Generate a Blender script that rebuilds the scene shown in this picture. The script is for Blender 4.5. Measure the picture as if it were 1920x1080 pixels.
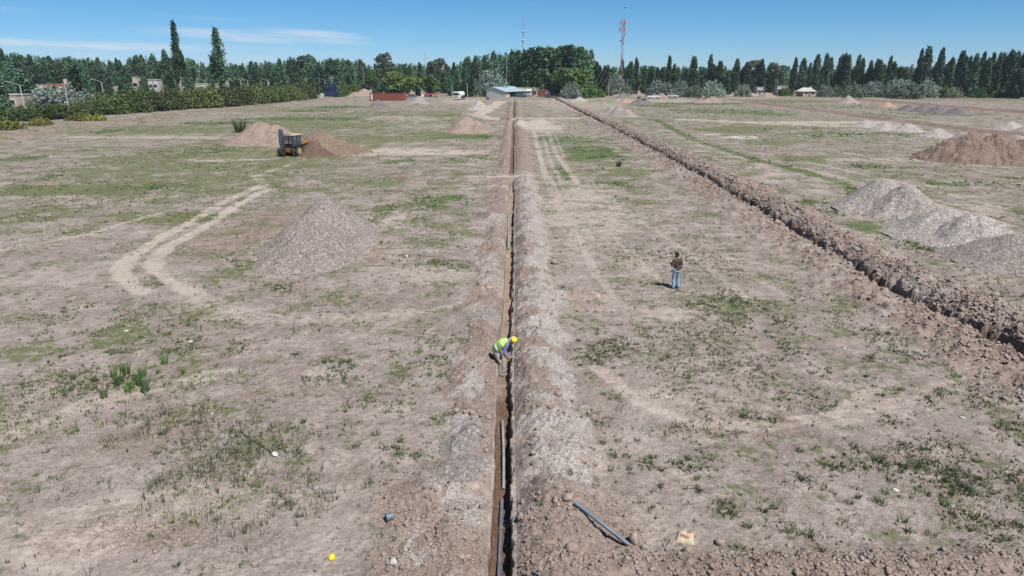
import bpy, math, random
import numpy as np
from mathutils import Vector, Matrix, Euler
for _o in list(bpy.data.objects): bpy.data.objects.remove(_o)
random.seed(7); RNG = np.random.default_rng(11)
SC = bpy.context.scene; COL = SC.collection
R = math.radians
# ------------------------------------------------------------------ camera
CAM_H, PITCH, FPX = 10.3, 17.7, 1270.0          # drone height (m), tilt (deg), focal length in photo pixels
cd = bpy.data.cameras.new('camera'); cam = bpy.data.objects.new('camera', cd); COL.objects.link(cam)
cd.sensor_width = 36.0; cd.lens = FPX / 1920 * 36.0; cd.clip_start = 0.5; cd.clip_end = 6000
cam.location = (0, 0, CAM_H); cam.rotation_euler = (R(90 - PITCH), 0, 0); SC.camera = cam
# ------------------------------------------------------------------ sky and sun
SUN_EL, SUN_AZ = 58.0, 141.0                     # azimuth clockwise from +Y: behind the camera, to the right
W = bpy.data.worlds.new('World'); SC.world = W; W.use_nodes = True
nt = W.node_tree; nt.nodes.clear()
def wn(t, **kw):
    n = nt.nodes.new(t)
    for k, v in kw.items(): setattr(n, k, v)
    return n
def wmath(op, a, b=None, c=None):
    n = wn('ShaderNodeMath', operation=op)
    for i, v in enumerate((a, b, c)):
        if v is None: continue
        if isinstance(v, (int, float)): n.inputs[i].default_value = v
        else: nt.links.new(v, n.inputs[i])
    return n.outputs[0]
sky = wn('ShaderNodeTexSky', sky_type='NISHITA', sun_disc=False)
sky.sun_elevation = R(SUN_EL); sky.sun_rotation = R(SUN_AZ); sky.altitude = 0
sky.air_density = 0.5; sky.dust_density = 0.0; sky.ozone_density = 6.0
tc = wn('ShaderNodeTexCoord'); sep = wn('ShaderNodeSeparateXYZ'); nt.links.new(tc.outputs['Generated'], sep.inputs[0])
az = wmath('MULTIPLY', wmath('ARCTAN2', sep.outputs[0], sep.outputs[1]), 180 / math.pi)
el = wmath('MULTIPLY', wmath('ARCSINE', sep.outputs[2]), 180 / math.pi)
comb = wn('ShaderNodeCombineXYZ'); nt.links.new(wmath('MULTIPLY', az, 0.075), comb.inputs[0])
nt.links.new(wmath('ADD', wmath('MULTIPLY', el, 0.95), wmath('MULTIPLY', az, 0.035)), comb.inputs[1])
cn = wn('ShaderNodeTexNoise'); cn.inputs['Scale'].default_value = 1.6; cn.inputs['Detail'].default_value = 6; cn.inputs['Roughness'].default_value = 0.55
nt.links.new(comb.outputs[0], cn.inputs['Vector'])
def streak(a0, e0, ra, re, slope):
    da = wmath('SUBTRACT', az, a0)
    de = wmath('SUBTRACT', wmath('SUBTRACT', el, e0), wmath('MULTIPLY', da, slope))
    d = wmath('ADD', wmath('POWER', wmath('DIVIDE', da, ra), 2), wmath('POWER', wmath('DIVIDE', de, re), 2))
    return wmath('MAXIMUM', wmath('SUBTRACT', 1.0, d), 0.0)
cl = None
for a0, e0, ra, re, slope, amt in ((-19.5, 2.5, 9, 0.5, -0.045, 1.0), (-15.5, 2.75, 5, 0.4, -0.06, .8), (-31, 1.75, 16, 0.35, -0.03, .9), (-30, 1.3, 22, 0.9, -0.01, .35), (-22, 1.2, 9, 0.5, 0, .4),
                                   (-23, 3.7, 4, 0.2, -.04, .3), (-36, 3.9, 5, 0.3, -.05, .15)):
    s = wmath('MULTIPLY', streak(a0, e0, ra, re, slope), amt)
    cl = s if cl is None else wmath('MAXIMUM', cl, s)
nfac = wn('ShaderNodeMapRange'); nfac.inputs[1].default_value = 0.34; nfac.inputs[2].default_value = 0.62
nt.links.new(cn.outputs[0], nfac.inputs[0])
cfac = wmath('MULTIPLY', wmath('MULTIPLY', cl, nfac.outputs[0]), 0.75)
tint = wn('ShaderNodeMixRGB', blend_type='MULTIPLY'); tint.inputs[0].default_value = 1; nt.links.new(sky.outputs[0], tint.inputs[1]); tl = wn('ShaderNodeMixRGB'); tm = wn('ShaderNodeMapRange'); tm.inputs[2].default_value = 6.5; nt.links.new(el, tm.inputs[0]); nt.links.new(tm.outputs[0], tl.inputs[0])   # the camera's white balance
tl.inputs[1].default_value = (.86, 1.0, 1.02, 1); tl.inputs[2].default_value = (.62, 1.18, 1.26, 1); nt.links.new(tl.outputs[0], tint.inputs[2])
mixc = wn('ShaderNodeMixRGB'); nt.links.new(cfac, mixc.inputs[0]); nt.links.new(tint.outputs[0], mixc.inputs[1])
mixc.inputs[2].default_value = (8.6, 8.9, 9.4, 1)
bg = wn('ShaderNodeBackground'); bg.inputs[1].default_value = 0.074
nt.links.new(mixc.outputs[0], bg.inputs[0])
wo = wn('ShaderNodeOutputWorld'); nt.links.new(bg.outputs[0], wo.inputs[0])
sl = bpy.data.lights.new('sun', 'SUN'); sl.energy = 4.9; sl.angle = R(0.53); sl.color = (1.0, 0.95, 0.89)
sun = bpy.data.objects.new('sun', sl); COL.objects.link(sun)
_sd = Vector((math.sin(R(SUN_AZ)) * math.cos(R(SUN_EL)), math.cos(R(SUN_AZ)) * math.cos(R(SUN_EL)), math.sin(R(SUN_EL))))
sun.rotation_euler = _sd.to_track_quat('Z', 'Y').to_euler(); sun.location = (30, -30, 60)
SC.view_settings.view_transform = 'Standard'; SC.view_settings.look = 'None'; SC.view_settings.exposure = 0.30; SC.view_settings.gamma = 1
SC.cycles.max_bounces = 5; SC.cycles.diffuse_bounces = 2; SC.cycles.glossy_bounces = 2; SC.cycles.transparent_max_bounces = 8
# ------------------------------------------------------------------ where a pixel of the photo meets the ground
_s, _c = math.sin(R(PITCH)), math.cos(R(PITCH))
def ray(px, py):
    u, v = (px - 960) / FPX, (540 - py) / FPX
    return Vector((u, _c + v * _s, -_s + v * _c))
def at(px, py, z=0.0):
    d = ray(px, py); t = (z - CAM_H) / d.z
    return Vector((d.x * t, d.y * t, z))
def atY(px, py, Y):                               # the point at depth Y that shows at (px, py)
    d = ray(px, py); t = Y / d.y
    return Vector((d.x * t, Y, CAM_H + d.z * t))
def mpp(Y): return (Y * _c + CAM_H * _s) / FPX    # metres per photo pixel at depth Y on the ground
# ------------------------------------------------------------------ noise (numpy)
def _hash(ix, iy, seed):
    h = (ix.astype(np.uint32) * np.uint32(374761393) + iy.astype(np.uint32) * np.uint32(668265263) + np.uint32((seed * 2246822519) & 0xFFFFFFFF))
    h = (h ^ (h >> np.uint32(13))) * np.uint32(1274126177)
    h = h ^ (h >> np.uint32(16))
    return (h & np.uint32(0xFFFFFF)).astype(np.float32) / np.float32(16777215.0)
def vnoise(x, y, seed=0):
    xf, yf = np.floor(x), np.floor(y)
    fx, fy = (x - xf).astype(np.float32), (y - yf).astype(np.float32)
    ix, iy = xf.astype(np.int64), yf.astype(np.int64)
    fx = fx * fx * (3 - 2 * fx); fy = fy * fy * (3 - 2 * fy)
    a, b, c, d = _hash(ix, iy, seed), _hash(ix + 1, iy, seed), _hash(ix, iy + 1, seed), _hash(ix + 1, iy + 1, seed)
    return (a + (b - a) * fx) * (1 - fy) + (c + (d - c) * fx) * fy
def fbm(x, y, octv=4, seed=0, gain=0.5):         # about -1..1
    t, amp, tot = 0, 1.0, 0
    for k in range(octv):
        t = t + amp * (vnoise(x * 2 ** k + 17.3 * k, y * 2 ** k - 9.1 * k, seed + k) * 2 - 1); tot += amp; amp *= gain
    return t / tot
def worley(x, y, seed=0):                        # distance to the closest cell point, that cell's random value
    xf, yf = np.floor(x).astype(np.int64), np.floor(y).astype(np.int64)
    best = np.full(x.shape, 9.0, np.float32); val = np.zeros(x.shape, np.float32)
    for i in (-1, 0, 1):
        for j in (-1, 0, 1):
            cx, cy = xf + i, yf + j
            d = (cx + _hash(cx, cy, seed) - x) ** 2 + (cy + _hash(cx, cy, seed + 5) - y) ** 2
            m = d < best; best = np.where(m, d, best); val = np.where(m, _hash(cx, cy, seed + 9), val)
    return np.sqrt(best), val
def sstep(a, b, t):
    t = np.clip((t - a) / (b - a), 0, 1); return t * t * (3 - 2 * t)
# ------------------------------------------------------------------ terrain
def xs(y): return -0.07 + 0.0042 * y + .05 * np.sin(y / 5.3) * np.sin(y / 13.)              # east edge of the main trench
_x2y = np.array([10, 24, 30, 36, 75, 120, 290, 900.]); _x2x = np.array([20.2, 19.5, 18.9, 18.9, 19.75, 19.4, 17.2, 15.])
def x2(y): return np.interp(y, _x2y, _x2x)
TRENCH_D = 0.5
PLUGS = [(14.15, .20, .28), (19.6, .10, .5), (24.8, .16, .5), (27.9, .2, .6), (31.2, .2, .5), (36.5, .12, .8), (41.5, .15, .7), (47, .2, .8), (53, .2, 1.2), (60, .22, 1.)]
GREEN, OLIVE, PALE, SALT, GRAV, BROWN, TILL, DENS, STALK = range(9); TREAD = 9
# stains and plant cover on the ground: layer, centre px, py, half width, half height, strength
ELL = [
 (OLIVE,150,358,230,15,.95),(GREEN,45,298,46,6,1.),(OLIVE,280,300,170,12,.7),(GREEN,380,285,90,8,.6),(OLIVE,420,330,90,9,.6),(OLIVE,300,408,140,14,.9),(OLIVE,150,436,60,9,.8),
 (OLIVE,60,405,100,26,.65),(GREEN,300,352,70,8,.6),(OLIVE,35,662,75,22,.9),(GREEN,15,565,45,28,.75),(GREEN,120,660,35,20,.5),(OLIVE,225,628,65,42,.7),(GREEN,330,650,140,55,.42),
 (GREEN,440,498,52,16,.95),(GREEN,505,540,60,8,.6),(GREEN,660,700,45,26,.62),(GREEN,600,690,60,30,.3),(GREEN,790,665,70,22,.45),(GREEN,820,378,80,18,.68),(OLIVE,700,342,110,16,.6),
 (OLIVE,830,440,80,45,.5),(GREEN,850,500,60,20,.45),(OLIVE,560,357,75,12,.6),(OLIVE,600,312,90,6,.75),(GREEN,740,303,55,7,.7),(GREEN,870,298,60,8,.5),(OLIVE,640,262,200,9,.8),(OLIVE,840,256,110,9,.9),
 (GREEN,880,258,60,7,.8),(GREEN,590,223,190,4.5,1.),(OLIVE,560,236,220,9,.8),(GREEN,640,201,60,3.5,1.),(GREEN,575,208,70,3,.9),(OLIVE,300,244,230,11,.75),(GREEN,420,231,100,4.5,.8),
 (GREEN,200,247,28,4.5,.9),(GREEN,830,217,38,4,.7),(GREEN,830,226,60,4,.5),(OLIVE,130,282,150,12,.5),(OLIVE,760,240,110,6,.55),(GREEN,690,455,50,18,.55),(GREEN,710,400,30,20,.4),(OLIVE,560,205,150,8,.55),(GREEN,730,212,70,4,.4),
 (OLIVE,200,325,210,16,.55),(GREEN,100,330,30,9,.5),(GREEN,130,780,40,14,.6),(OLIVE,640,330,70,9,.45),
 (GREEN,1125,290,78,17,.85),(OLIVE,1180,323,75,8,.85),(GREEN,1075,263,70,9,.75),(GREEN,1015,259,26,7,.8),(GREEN,1130,228,70,7,.4),(GREEN,1150,345,55,8,.6),(OLIVE,1210,379,40,6,.8),(GREEN,1140,370,50,7,.5),
 (OLIVE,1280,363,22,6,.8),(GREEN,1050,330,25,22,.45),(OLIVE,1400,580,120,42,.62),(GREEN,1370,555,60,16,.5),(GREEN,1120,655,75,60,.25),(GREEN,1130,900,100,40,.2),(GREEN,1300,890,90,40,.25),(GREEN,1660,680,110,28,.3),
 (OLIVE,1590,690,90,24,.5),(OLIVE,1370,960,60,30,.5),(GREEN,1440,460,50,18,.5),(GREEN,1710,900,190,40,.22),(GREEN,780,945,40,28,.55),(GREEN,1480,650,100,40,.3),(GREEN,1250,480,100,14,.3),
 (OLIVE,1390,244,100,9,1.),(OLIVE,1500,297,55,9,1.),(OLIVE,1490,240,90,10,.6),(OLIVE,1440,268,70,6,.8),(GREEN,1620,312,60,5,.7),(GREEN,1700,352,70,6,.95),(OLIVE,1660,330,120,9,.6),(GREEN,1780,300,60,6,.6),
 (GREEN,1350,209,140,5.5,.75),(GREEN,1440,214,70,5,.8),(GREEN,1320,194,130,4,.9),(OLIVE,1480,190,130,4,.95),(GREEN,1560,200,120,8,.5),(GREEN,1230,198,60,5,.8),(GREEN,1130,190,50,4,.8),(GREEN,1560,252,120,6,.6),
 (GREEN,1690,250,60,5,.7),(GREEN,1660,216,60,6,.6),(OLIVE,1780,214,140,4,.7),(OLIVE,1700,182,300,3.5,.95),(OLIVE,1840,187,200,3,.7),(GREEN,1640,428,62,22,.9),(GREEN,1730,462,75,18,.6),(GREEN,1540,388,60,14,.6),
 (OLIVE,1330,290,90,12,.55),(OLIVE,1250,268,80,15,.55),(GREEN,1370,300,50,10,.4),(GREEN,1450,352,50,8,.5),(GREEN,1810,345,110,7,.55),(GREEN,1850,208,90,4,.5),(OLIVE,1560,232,150,5,.5),(GREEN,1740,202,40,4,.8),
 (OLIVE,1560,262,200,12,.5),(GREEN,1260,222,90,8,.35),(OLIVE,1030,345,50,16,.4),(GREEN,1230,540,40,12,.3),
 (OLIVE,320,700,280,70,.4),(GREEN,260,700,160,55,.3),(OLIVE,1250,560,260,50,.34),(OLIVE,1150,330,160,70,.45),(OLIVE,250,330,460,95,.66),(OLIVE,640,240,360,40,.58),(OLIVE,1450,235,460,45,.42),(OLIVE,1130,300,130,55,.5),(OLIVE,780,430,150,120,.42),(OLIVE,1420,590,230,80,.4),(OLIVE,1640,700,260,60,.36),(OLIVE,1180,640,150,80,.34),(OLIVE,300,660,330,110,.36),(OLIVE,1250,890,230,80,.3),(OLIVE,1700,310,200,40,.4),
 (PALE,380,575,90,22,.5),(PALE,520,595,240,14,.5),(PALE,820,520,90,26,.5),(PALE,100,1035,170,60,.6),(PALE,1250,590,70,16,.6),(PALE,1115,420,120,90,.6),(PALE,1330,760,230,60,.35),(PALE,740,420,40,30,.6),(PALE,760,285,170,9,.8),
 (PALE,1010,235,60,14,.9),(PALE,640,278,60,8,.6),(PALE,720,470,60,40,.35),(PALE,930,540,50,20,.5),(PALE,900,950,120,70,.45),(PALE,1100,870,60,60,.45),(PALE,1250,980,60,50,.35),(PALE,620,990,120,40,.3),(PALE,1520,480,160,40,.3),
 (PALE,1560,230,240,4,.8),(PALE,1650,300,200,6,.6),(PALE,1750,390,160,12,.6),(PALE,850,238,140,8,.5),(PALE,760,222,100,7,.6),(PALE,1100,200,110,14,.5),(PALE,1480,330,120,16,.4),(PALE,1200,190,300,4,.6),(PALE,870,190,60,8,.6),
 (PALE,300,258,330,4,.6),(PALE,100,520,100,40,.35),(PALE,420,300,90,4,.7),(PALE,230,780,60,40,.2),(PALE,1860,520,90,30,.4),
 (SALT,1390,257,46,3.4,1.),(SALT,1460,237,60,3,.6),(SALT,1330,252,30,2.4,.8),(SALT,1430,225,160,2,.4),
 (TILL,450,440,90,60,.95),(BROWN,450,440,90,55,.22),(TILL,560,545,70,12,.6),(TILL,700,480,30,25,.7),(TILL,300,230,330,6,.6),(BROWN,740,330,40,10,.4),(BROWN,330,590,70,25,.3),(TILL,420,620,60,30,.35),(TILL,1800,330,150,10,.5),(TILL,770,590,100,40,.25),
 (BROWN,590,285,38,8,.8),(TILL,1330,240,280,3.5,.4),(BROWN,300,800,130,60,.3),(TILL,350,790,60,40,.4),(TILL,200,845,110,22,.45),(BROWN,1480,800,60,26,.3),(TILL,1250,1000,60,25,.3),(GRAV,1330,940,60,8,.0),
 (SALT,1330,985,75,14,.25),(SALT,1240,985,22,18,.35),
 (GRAV,860,815,50,50,.9),(GRAV,855,880,45,20,.8),(GRAV,900,590,30,18,.5),(GRAV,1530,215,140,16,.25),
 (TILL,780,970,130,90,.5),(TILL,1140,990,70,70,.7),
 # bare weed specks (density of single small plants) and thin stalks
 (DENS,1500,800,480,260,.5),(DENS,1150,640,90,90,.9),(DENS,1200,880,120,90,.9),(DENS,1700,900,230,70,.8),(DENS,1420,600,170,60,.8),(DENS,1640,700,140,60,.8),(DENS,700,760,200,90,.45),(DENS,740,860,90,45,.7),
 (DENS,330,680,160,70,.6),(DENS,250,600,250,200,.25),(DENS,800,650,110,40,.6),(DENS,620,690,140,40,.5),(DENS,780,480,120,90,.5),(DENS,1450,260,300,60,.35),(DENS,1200,240,130,40,.35),(DENS,300,320,420,70,.35),
 (DENS,1350,215,160,14,.9),(DENS,1500,205,260,18,.6),(DENS,650,240,300,30,.3),(DENS,1600,420,120,60,.5),(DENS,1380,960,150,60,.7),(DENS,1050,480,60,60,.35),(DENS,1080,215,100,20,.35),(DENS,450,800,200,90,.25),(DENS,840,225,60,10,.6),
 (STALK,250,880,150,75,1.),(STALK,120,930,90,40,.6),(STALK,440,870,140,90,.55),(STALK,560,920,100,60,.6),(STALK,690,950,120,50,.45),(STALK,470,980,120,50,.35),(STALK,780,950,50,35,.8),(STALK,300,800,170,50,.6),(STALK,540,880,70,40,.7),
 (STALK,1270,930,180,60,.3),(STALK,1500,960,150,50,.2),(STALK,850,384,70,12,.9),(STALK,640,810,150,50,.3),(STALK,1680,850,200,80,.12),(STALK,1600,400,60,20,.5),(STALK,880,460,40,25,.5),(STALK,820,640,60,25,.3),
]
# ribbons on the ground: layer, half width in metres, strength, photo pixels
RIB = [
 (PALE,.48,.8,[(492,347),(432,374),(362,414),(300,446),(250,478),(226,503),(232,522),(262,548)]),
 (PALE,.46,.8,[(498,356),(445,386),(378,430),(318,462),(288,487),(292,508),(318,526),(360,548)]),
 (PALE,.5,.5,[(330,510),(400,575),(480,590),(640,600),(760,585)]),
 (PALE,.36,.68,[(1000,236),(1008,275),(1024,330)]),(PALE,.36,.5,[(1024,330),(1050,392)]),(PALE,.36,.38,[(1050,392),(1085,455),(1130,520)]),(PALE,.3,.55,[(1018,250),(1032,300),(1062,360)]),(PALE,.3,.38,[(1062,360),(1105,425),(1150,490)]),
 (PALE,.36,.68,[(1022,236),(1045,290),(1085,345)]),(PALE,.36,.5,[(1085,345),(1128,420)]),(PALE,.36,.38,[(1128,420),(1175,500),(1215,550)]),(PALE,.25,.6,[(1030,330),(1085,440),(1120,520)]),(PALE,.3,.5,[(1100,380),(1170,460),(1250,540)]),
 (PALE,.3,.5,[(1180,400),(1300,480),(1400,560)]),(PALE,.3,.4,[(1240,420),(1360,480),(1480,560)]),
 (PALE,2.2,.9,[(940,190),(915,205),(895,216),(930,223),(1000,222),(1080,222)]),(PALE,.7,.8,[(880,331),(940,330),(1000,329)]),
 (PALE,.22,.5,[(1004,250),(1016,300),(1040,360),(1072,430),(1110,500),(1150,560)]),(PALE,.22,.5,[(1040,250),(1064,310),(1100,372),(1150,440),(1210,510)]),(BROWN,.10,.22,[(1014,260),(1030,310),(1056,372),(1096,440)]),(BROWN,.10,.22,[(1050,262),(1080,330),(1120,400)]),
 (TILL,.5,.6,[(900,560),(1000,572)]),(PALE,.28,.65,[(1120,690),(1200,755),(1300,795),(1430,800),(1560,780),(1640,730)]),(PALE,.22,.5,[(1250,740),(1330,765),(1440,762)]),(TILL,.25,.6,[(1240,800),(1330,812),(1450,812)]),
 (PALE,.25,.5,[(860,570),(780,590),(640,640)]),(TILL,.3,.4,[(450,750),(560,690),(700,640)]),(PALE,.3,.5,[(1150,575),(1130,560),(1080,545)]),
 (PALE,1.6,.42,[(1300,270),(1420,310),(1560,370),(1720,440)]),(PALE,.4,.6,[(1500,300),(1700,345),(1900,395)]),(PALE,.4,.6,[(1520,318),(1700,365),(1900,425)]),(BROWN,.25,.5,[(1640,350),(1800,390),(1920,425)]),
 (PALE,2.5,.8,[(1280,224),(1400,230),(1560,236),(1700,236)]),(PALE,1.6,.6,[(560,290),(640,285),(760,282),(900,283)]),(PALE,.5,.6,[(570,300),(480,330),(500,350)]),
 (PALE,3.0,.7,[(700,186),(780,184),(870,186)]),(PALE,2.,.6,[(1040,186),(1300,186),(1500,182)]),
 (GREEN,.8,.8,[(1228,224),(1300,262),(1420,300),(1500,320),(1592,347)]),(GREEN,.9,.7,[(1592,347),(1640,420)]),
 (GREEN,.5,.6,[(1048,310),(1062,335)]),
 (PALE,.5,.6,[(20,820),(200,745),(420,700)]),(PALE,.9,.5,[(0,1010),(220,960),(420,930)]),(PALE,.35,.5,[(1560,800),(1700,745),(1820,690)]),
 (TILL,.5,.7,[(340,1000),(100,1010)]),(PALE,.4,.6,[(0,470),(160,440),(300,400)]),
]
_EL = []
for lay, px, py, rx, ry, s in ELL:
    c = at(px, py); y0, y1 = at(px, py + ry).y, at(px, max(py - ry, 148)).y
    _EL.append((lay, c.x, (y0 + y1) / 2, rx * mpp(c.y), (y1 - y0) / 2, s))
_RB = [(lay, w, s, [at(*p).xy for p in pts]) for lay, w, s, pts in RIB]
def layers(x, y):
    L = [np.zeros(x.shape, np.float32) for _ in range(10)]
    wx = fbm(x / 3.1, y / 3.1, 3, 40); wy = fbm(x / 0.9, y / 0.9, 3, 50)
    for lay, cx, cy, ra, rb, s in _EL:
        m = np.nonzero((np.abs(x - cx) < ra * 1.7) & (np.abs(y - cy) < rb * 1.7))[0]
        if not len(m): continue
        d = np.sqrt(((x[m] - cx) / ra) ** 2 + ((y[m] - cy) / rb) ** 2)
        n = fbm((x[m] - cx) / (ra * .5) + 3, (y[m] - cy) / (rb * .5), 3, int(abs(cx * 7)) % 97)
        d = d + .38 * n + .12 * wx[m] + .1 * wy[m]
        L[lay][m] = np.maximum(L[lay][m], s * (1 - sstep(.45, 1.15, d)))
    for lay, w, s, pts in _RB:
        for k, (a, b) in enumerate(zip(pts, pts[1:])):
            ab = b - a; lo = (min(a.x, b.x) - w * 3, min(a.y, b.y) - w * 3); hi = (max(a.x, b.x) + w * 3, max(a.y, b.y) + w * 3)
            m = np.nonzero((x > lo[0]) & (x < hi[0]) & (y > lo[1]) & (y < hi[1]))[0]
            if not len(m): continue
            t = np.clip(((x[m] - a.x) * ab.x + (y[m] - a.y) * ab.y) / ab.length_squared, 0, 1)
            d = np.hypot(x[m] - a.x - t * ab.x, y[m] - a.y - t * ab.y) / w
            if w < .62: L[9][m] = np.maximum(L[9][m], (1 - sstep(.7, 1.1, d)) * (.5 + .5 * np.sin((t * ab.length + .25 * w * np.abs(d)) * 6.283 / .24)) * s)
            d = d + .35 * wx[m] + .45 * wy[m]
            L[lay][m] = np.maximum(L[lay][m], s * (1 - sstep(.6, 1.5, d)))
    return L
RIDGES = [(84., .6, 3.0), (133., .7, 3.4), (172., .6, 3.2)]
def bermx(y): return np.interp(y, [60, 110, 150, 200, 256, 330], [-80, -83, -82, -79, -72, -58])
def terrain(x, y, want=False):
    """height of the ground, and (want) the cover layers"""
    z = .07 * fbm(x / 11., y / 11., 3, 1) + .035 * fbm(x / 1.7, y / 1.7, 3, 4) * (1 + .5 * fbm(x / 13., y / 13., 2, 8))
    near = y < 75
    fine = np.zeros(x.shape, np.float32)
    if near.any():
        xn, yn = x[near], y[near]
        fine[near] = .036 * fbm(xn / .4, yn / .4, 4, 13, .65) + .024 * (fbm(xn / .12, yn / .12, 2, 17))
    L = layers(x, y)
    z = z - .022 * L[9] + fine * (1 - .6 * L[PALE]) - .045 * L[PALE] + .03 * np.clip(L[PALE] * (1 - L[PALE]) * 4, 0, 1) * (y < 70)
    u = x - xs(y)
    e1 = .055 * fbm(y / .9, y * 0 + 1.5, 4, 21); e2 = .12 * fbm(y / .7, y * 0 + 7.5, 5, 22, .7)
    _nt = np.nonzero((np.abs(u) < .6) & (y < 75))[0]
    if len(_nt):
        _, wv = worley(x[_nt] / .3, y[_nt] / .3, 25); e2[_nt] = e2[_nt] + .09 * (wv - .5)
    wid = .5 + .05 * fbm(y / 6., y * 0, 2, 24)
    on = (sstep(69.5, 68.3, y) + sstep(72.0, 73.4, y)) * sstep(268, 262, y) * np.where((y > 158) & (y < 164), 0, 1)
    on = np.clip(on, 0, 1)
    # spoil banks of the main trench
    hump = .42 + .5 * np.abs(np.sin(y / 1.35 * math.pi * .5 + 1.6 * fbm(y / 3., y * 0 + 3, 2, 31) + .35 * u)) + .42 * fbm(x / .8, y / .8, 4, 33, .6)
    wr = 2.1 * (1 + .30 * fbm(y / 1.3, y * 0 + 9, 4, 34)); tr = np.clip((u - .10) / wr, 0, 1)
    bank_r = .55 * np.sin(np.clip(tr, 0, 1) ** .8 * math.pi) ** 1.1 * hump * (u > .10)
    wide = sstep(17, 13, y) * 1.6
    wl = (1.55 + wide) * (1 + .42 * fbm(y / 1.6, y * 0 + 5, 4, 36)); tl = np.clip((-u - wid - .04) / wl, 0, 1)
    bank_l = .27 * np.sin(np.clip(tl, 0, 1) ** .7 * math.pi) * (.75 + .9 * fbm(x / 1.1, y / 1.1, 4, 37)) * (-u > wid)
    farb = sstep(60, 95, y)
    bon = np.clip(on + .15, 0, 1)
    bank = (bank_r + bank_l * (1 + farb * .8)) * bon
    bm = np.clip(np.maximum(sstep(.0, .1, bank_r), sstep(0, .06, bank_l)), 0, 1) * bon
    # the row of rubble in front and the spread soil beside the pipe
    ty = 11.9 + .25 * fbm(x / 2., x * 0, 2, 41); rub = .26 * np.exp(-((y - ty) / .62) ** 2) * sstep(1.0, 3.0, x) * (1 + .4 * fbm(x / .8, y / .8, 2, 42))
    spur = .30 * np.exp(-((x - 3.1) / 1.3) ** 2 - ((y - 30.9) / .35) ** 2) + .26 * np.exp(-((x - 3.0) / 1.2) ** 2 - ((y - 29.4) / .3) ** 2)
    mnd = .28 * np.exp(-((x - 1.5) / .9) ** 2 - ((y - 14.0) / .8) ** 2)
    bank = bank + rub + spur + mnd; bm = np.maximum(bm, np.clip((rub + spur + mnd) * 7, 0, 1))
    # second trench
    v = x - x2(y) + .30 * fbm(y / 1.6, y * 0 + 2, 3, 44) + .25 * fbm(x / .7, y / .7, 3, 43)
    _nr = np.nonzero((np.abs(v) < 2.2) & (y < 160))[0]
    if len(_nr):
        _, wv = worley(x[_nr] / .42, y[_nr] / .42, 58); _, wv2 = worley(x[_nr] / .9, y[_nr] / .9, 59); v[_nr] = v[_nr] + .15 * (wv - .5) + .24 * (wv2 - .5) + .22 * fbm(x[_nr] / .33, y[_nr] / .33, 3, 57)
    on2 = sstep(292, 284, y)
    tr2 = np.clip((v - .22) / (3.3 * (1 + .34 * fbm(y / 2.0, y * 0 + 4, 4, 45))), 0, 1); tl2 = np.clip((-v - .25) / (3.0 * (1 + .4 * fbm(y / 1.8, y * 0 + 6, 4, 46))), 0, 1)
    b2 = (.72 * np.sin(tr2 ** .85 * math.pi) * (.80 + .35 * fbm(x / 1.6, y / 1.6, 3, 47, .6) + .22 * fbm(x / .45, y / .45, 2, 56)) + .38 * np.sin(tl2 ** .7 * math.pi) * (.65 + .7 * fbm(x / 1.5, y / 1.5, 3, 48, .6) + .25 * fbm(x / .45, y / .45, 2, 55))) * on2
    bm2 = np.clip(sstep(.0, .12, b2), 0, 1)
    cut2 = -(.78 + .30 * fbm(y / 2.1, y * 0 + 1, 3, 49)) * (1 - sstep(.18, .38, np.abs(v))) * on2
    bank = bank + b2; bm = np.maximum(bm, bm2)
    for rx, rh, rw in RIDGES:
        rr = rh * np.exp(-((x - rx - .8 * fbm(y / 9., y * 0, 2, 51)) / rw) ** 2) * (.8 + .4 * fbm(x / 2., y / 2., 3, 52)) * sstep(300, 250, y) * sstep(80, 100, y)
        bank = bank + rr; bm = np.maximum(bm, np.clip(rr * 5, 0, 1)); L[BROWN] = np.maximum(L[BROWN], .44 * np.clip(rr * 4, 0, 1))
    bx = bermx(y); br = .9 * np.exp(-((x - bx) / 3.0) ** 2) * (.75 + .5 * fbm(x / 2.5, y / 4., 3, 53)) * sstep(345, 300, y)
    bank = bank + br; bmb = np.clip(br * 3, 0, 1)
    # clods
    till = np.maximum(np.maximum(bm, bmb * .8), L[TILL] * .8)
    t_ = np.nonzero(till > .03)[0]
    if len(t_):
        xt, yt = x[t_], y[t_]; big = 1 + 1.2 * (np.abs(xt - 19) < 5)
        d1, v1 = worley(xt / (.26), yt / (.26), 61); d2, v2 = worley(xt / .10, yt / .10, 63)
        d3, v3 = worley(xt / .62, yt / .62, 67)
        c = .12 * np.clip(.55 - d1, 0, 1) * (v1 > .45) * (.4 + v1) + .06 * np.clip(.6 - d2, 0, 1) * (v2 > .3) + .17 * np.clip(.5 - d3, 0, 1) * (v3 > np.where(big > 1.5, .45, .75)) * big
        gv = L[GRAV][t_]
        bank[t_] += c * till[t_] * (1 - .6 * gv) + .03 * till[t_] * fbm(xt / .2, yt / .2, 3, 66)
    z = z + bank
    inside = on * sstep(0.0, .035, -u + e2) * sstep(0.0, .035, u + wid + e1)
    tdep = np.interp(y, [14, 19, 23, 60, 75], [.54, .50, .45, .45, .40])
    plug = 0
    for yc, ph, pw in PLUGS: plug = plug + ph * np.exp(-((y - yc) / pw) ** 2 - ((u + .05) / .35) ** 2)
    tdep = tdep - plug
    z = z * (1 - inside) + inside * (-tdep + .022 * fbm(x / .2, y / .2, 4, 71) + .05 * fbm(x / 3, y / .9, 2, 72))
    z = z + cut2 + np.minimum(cut2, 0) * .2 * fbm(x / .3, y / .3, 3, 73)
    if not want: return z
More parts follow.
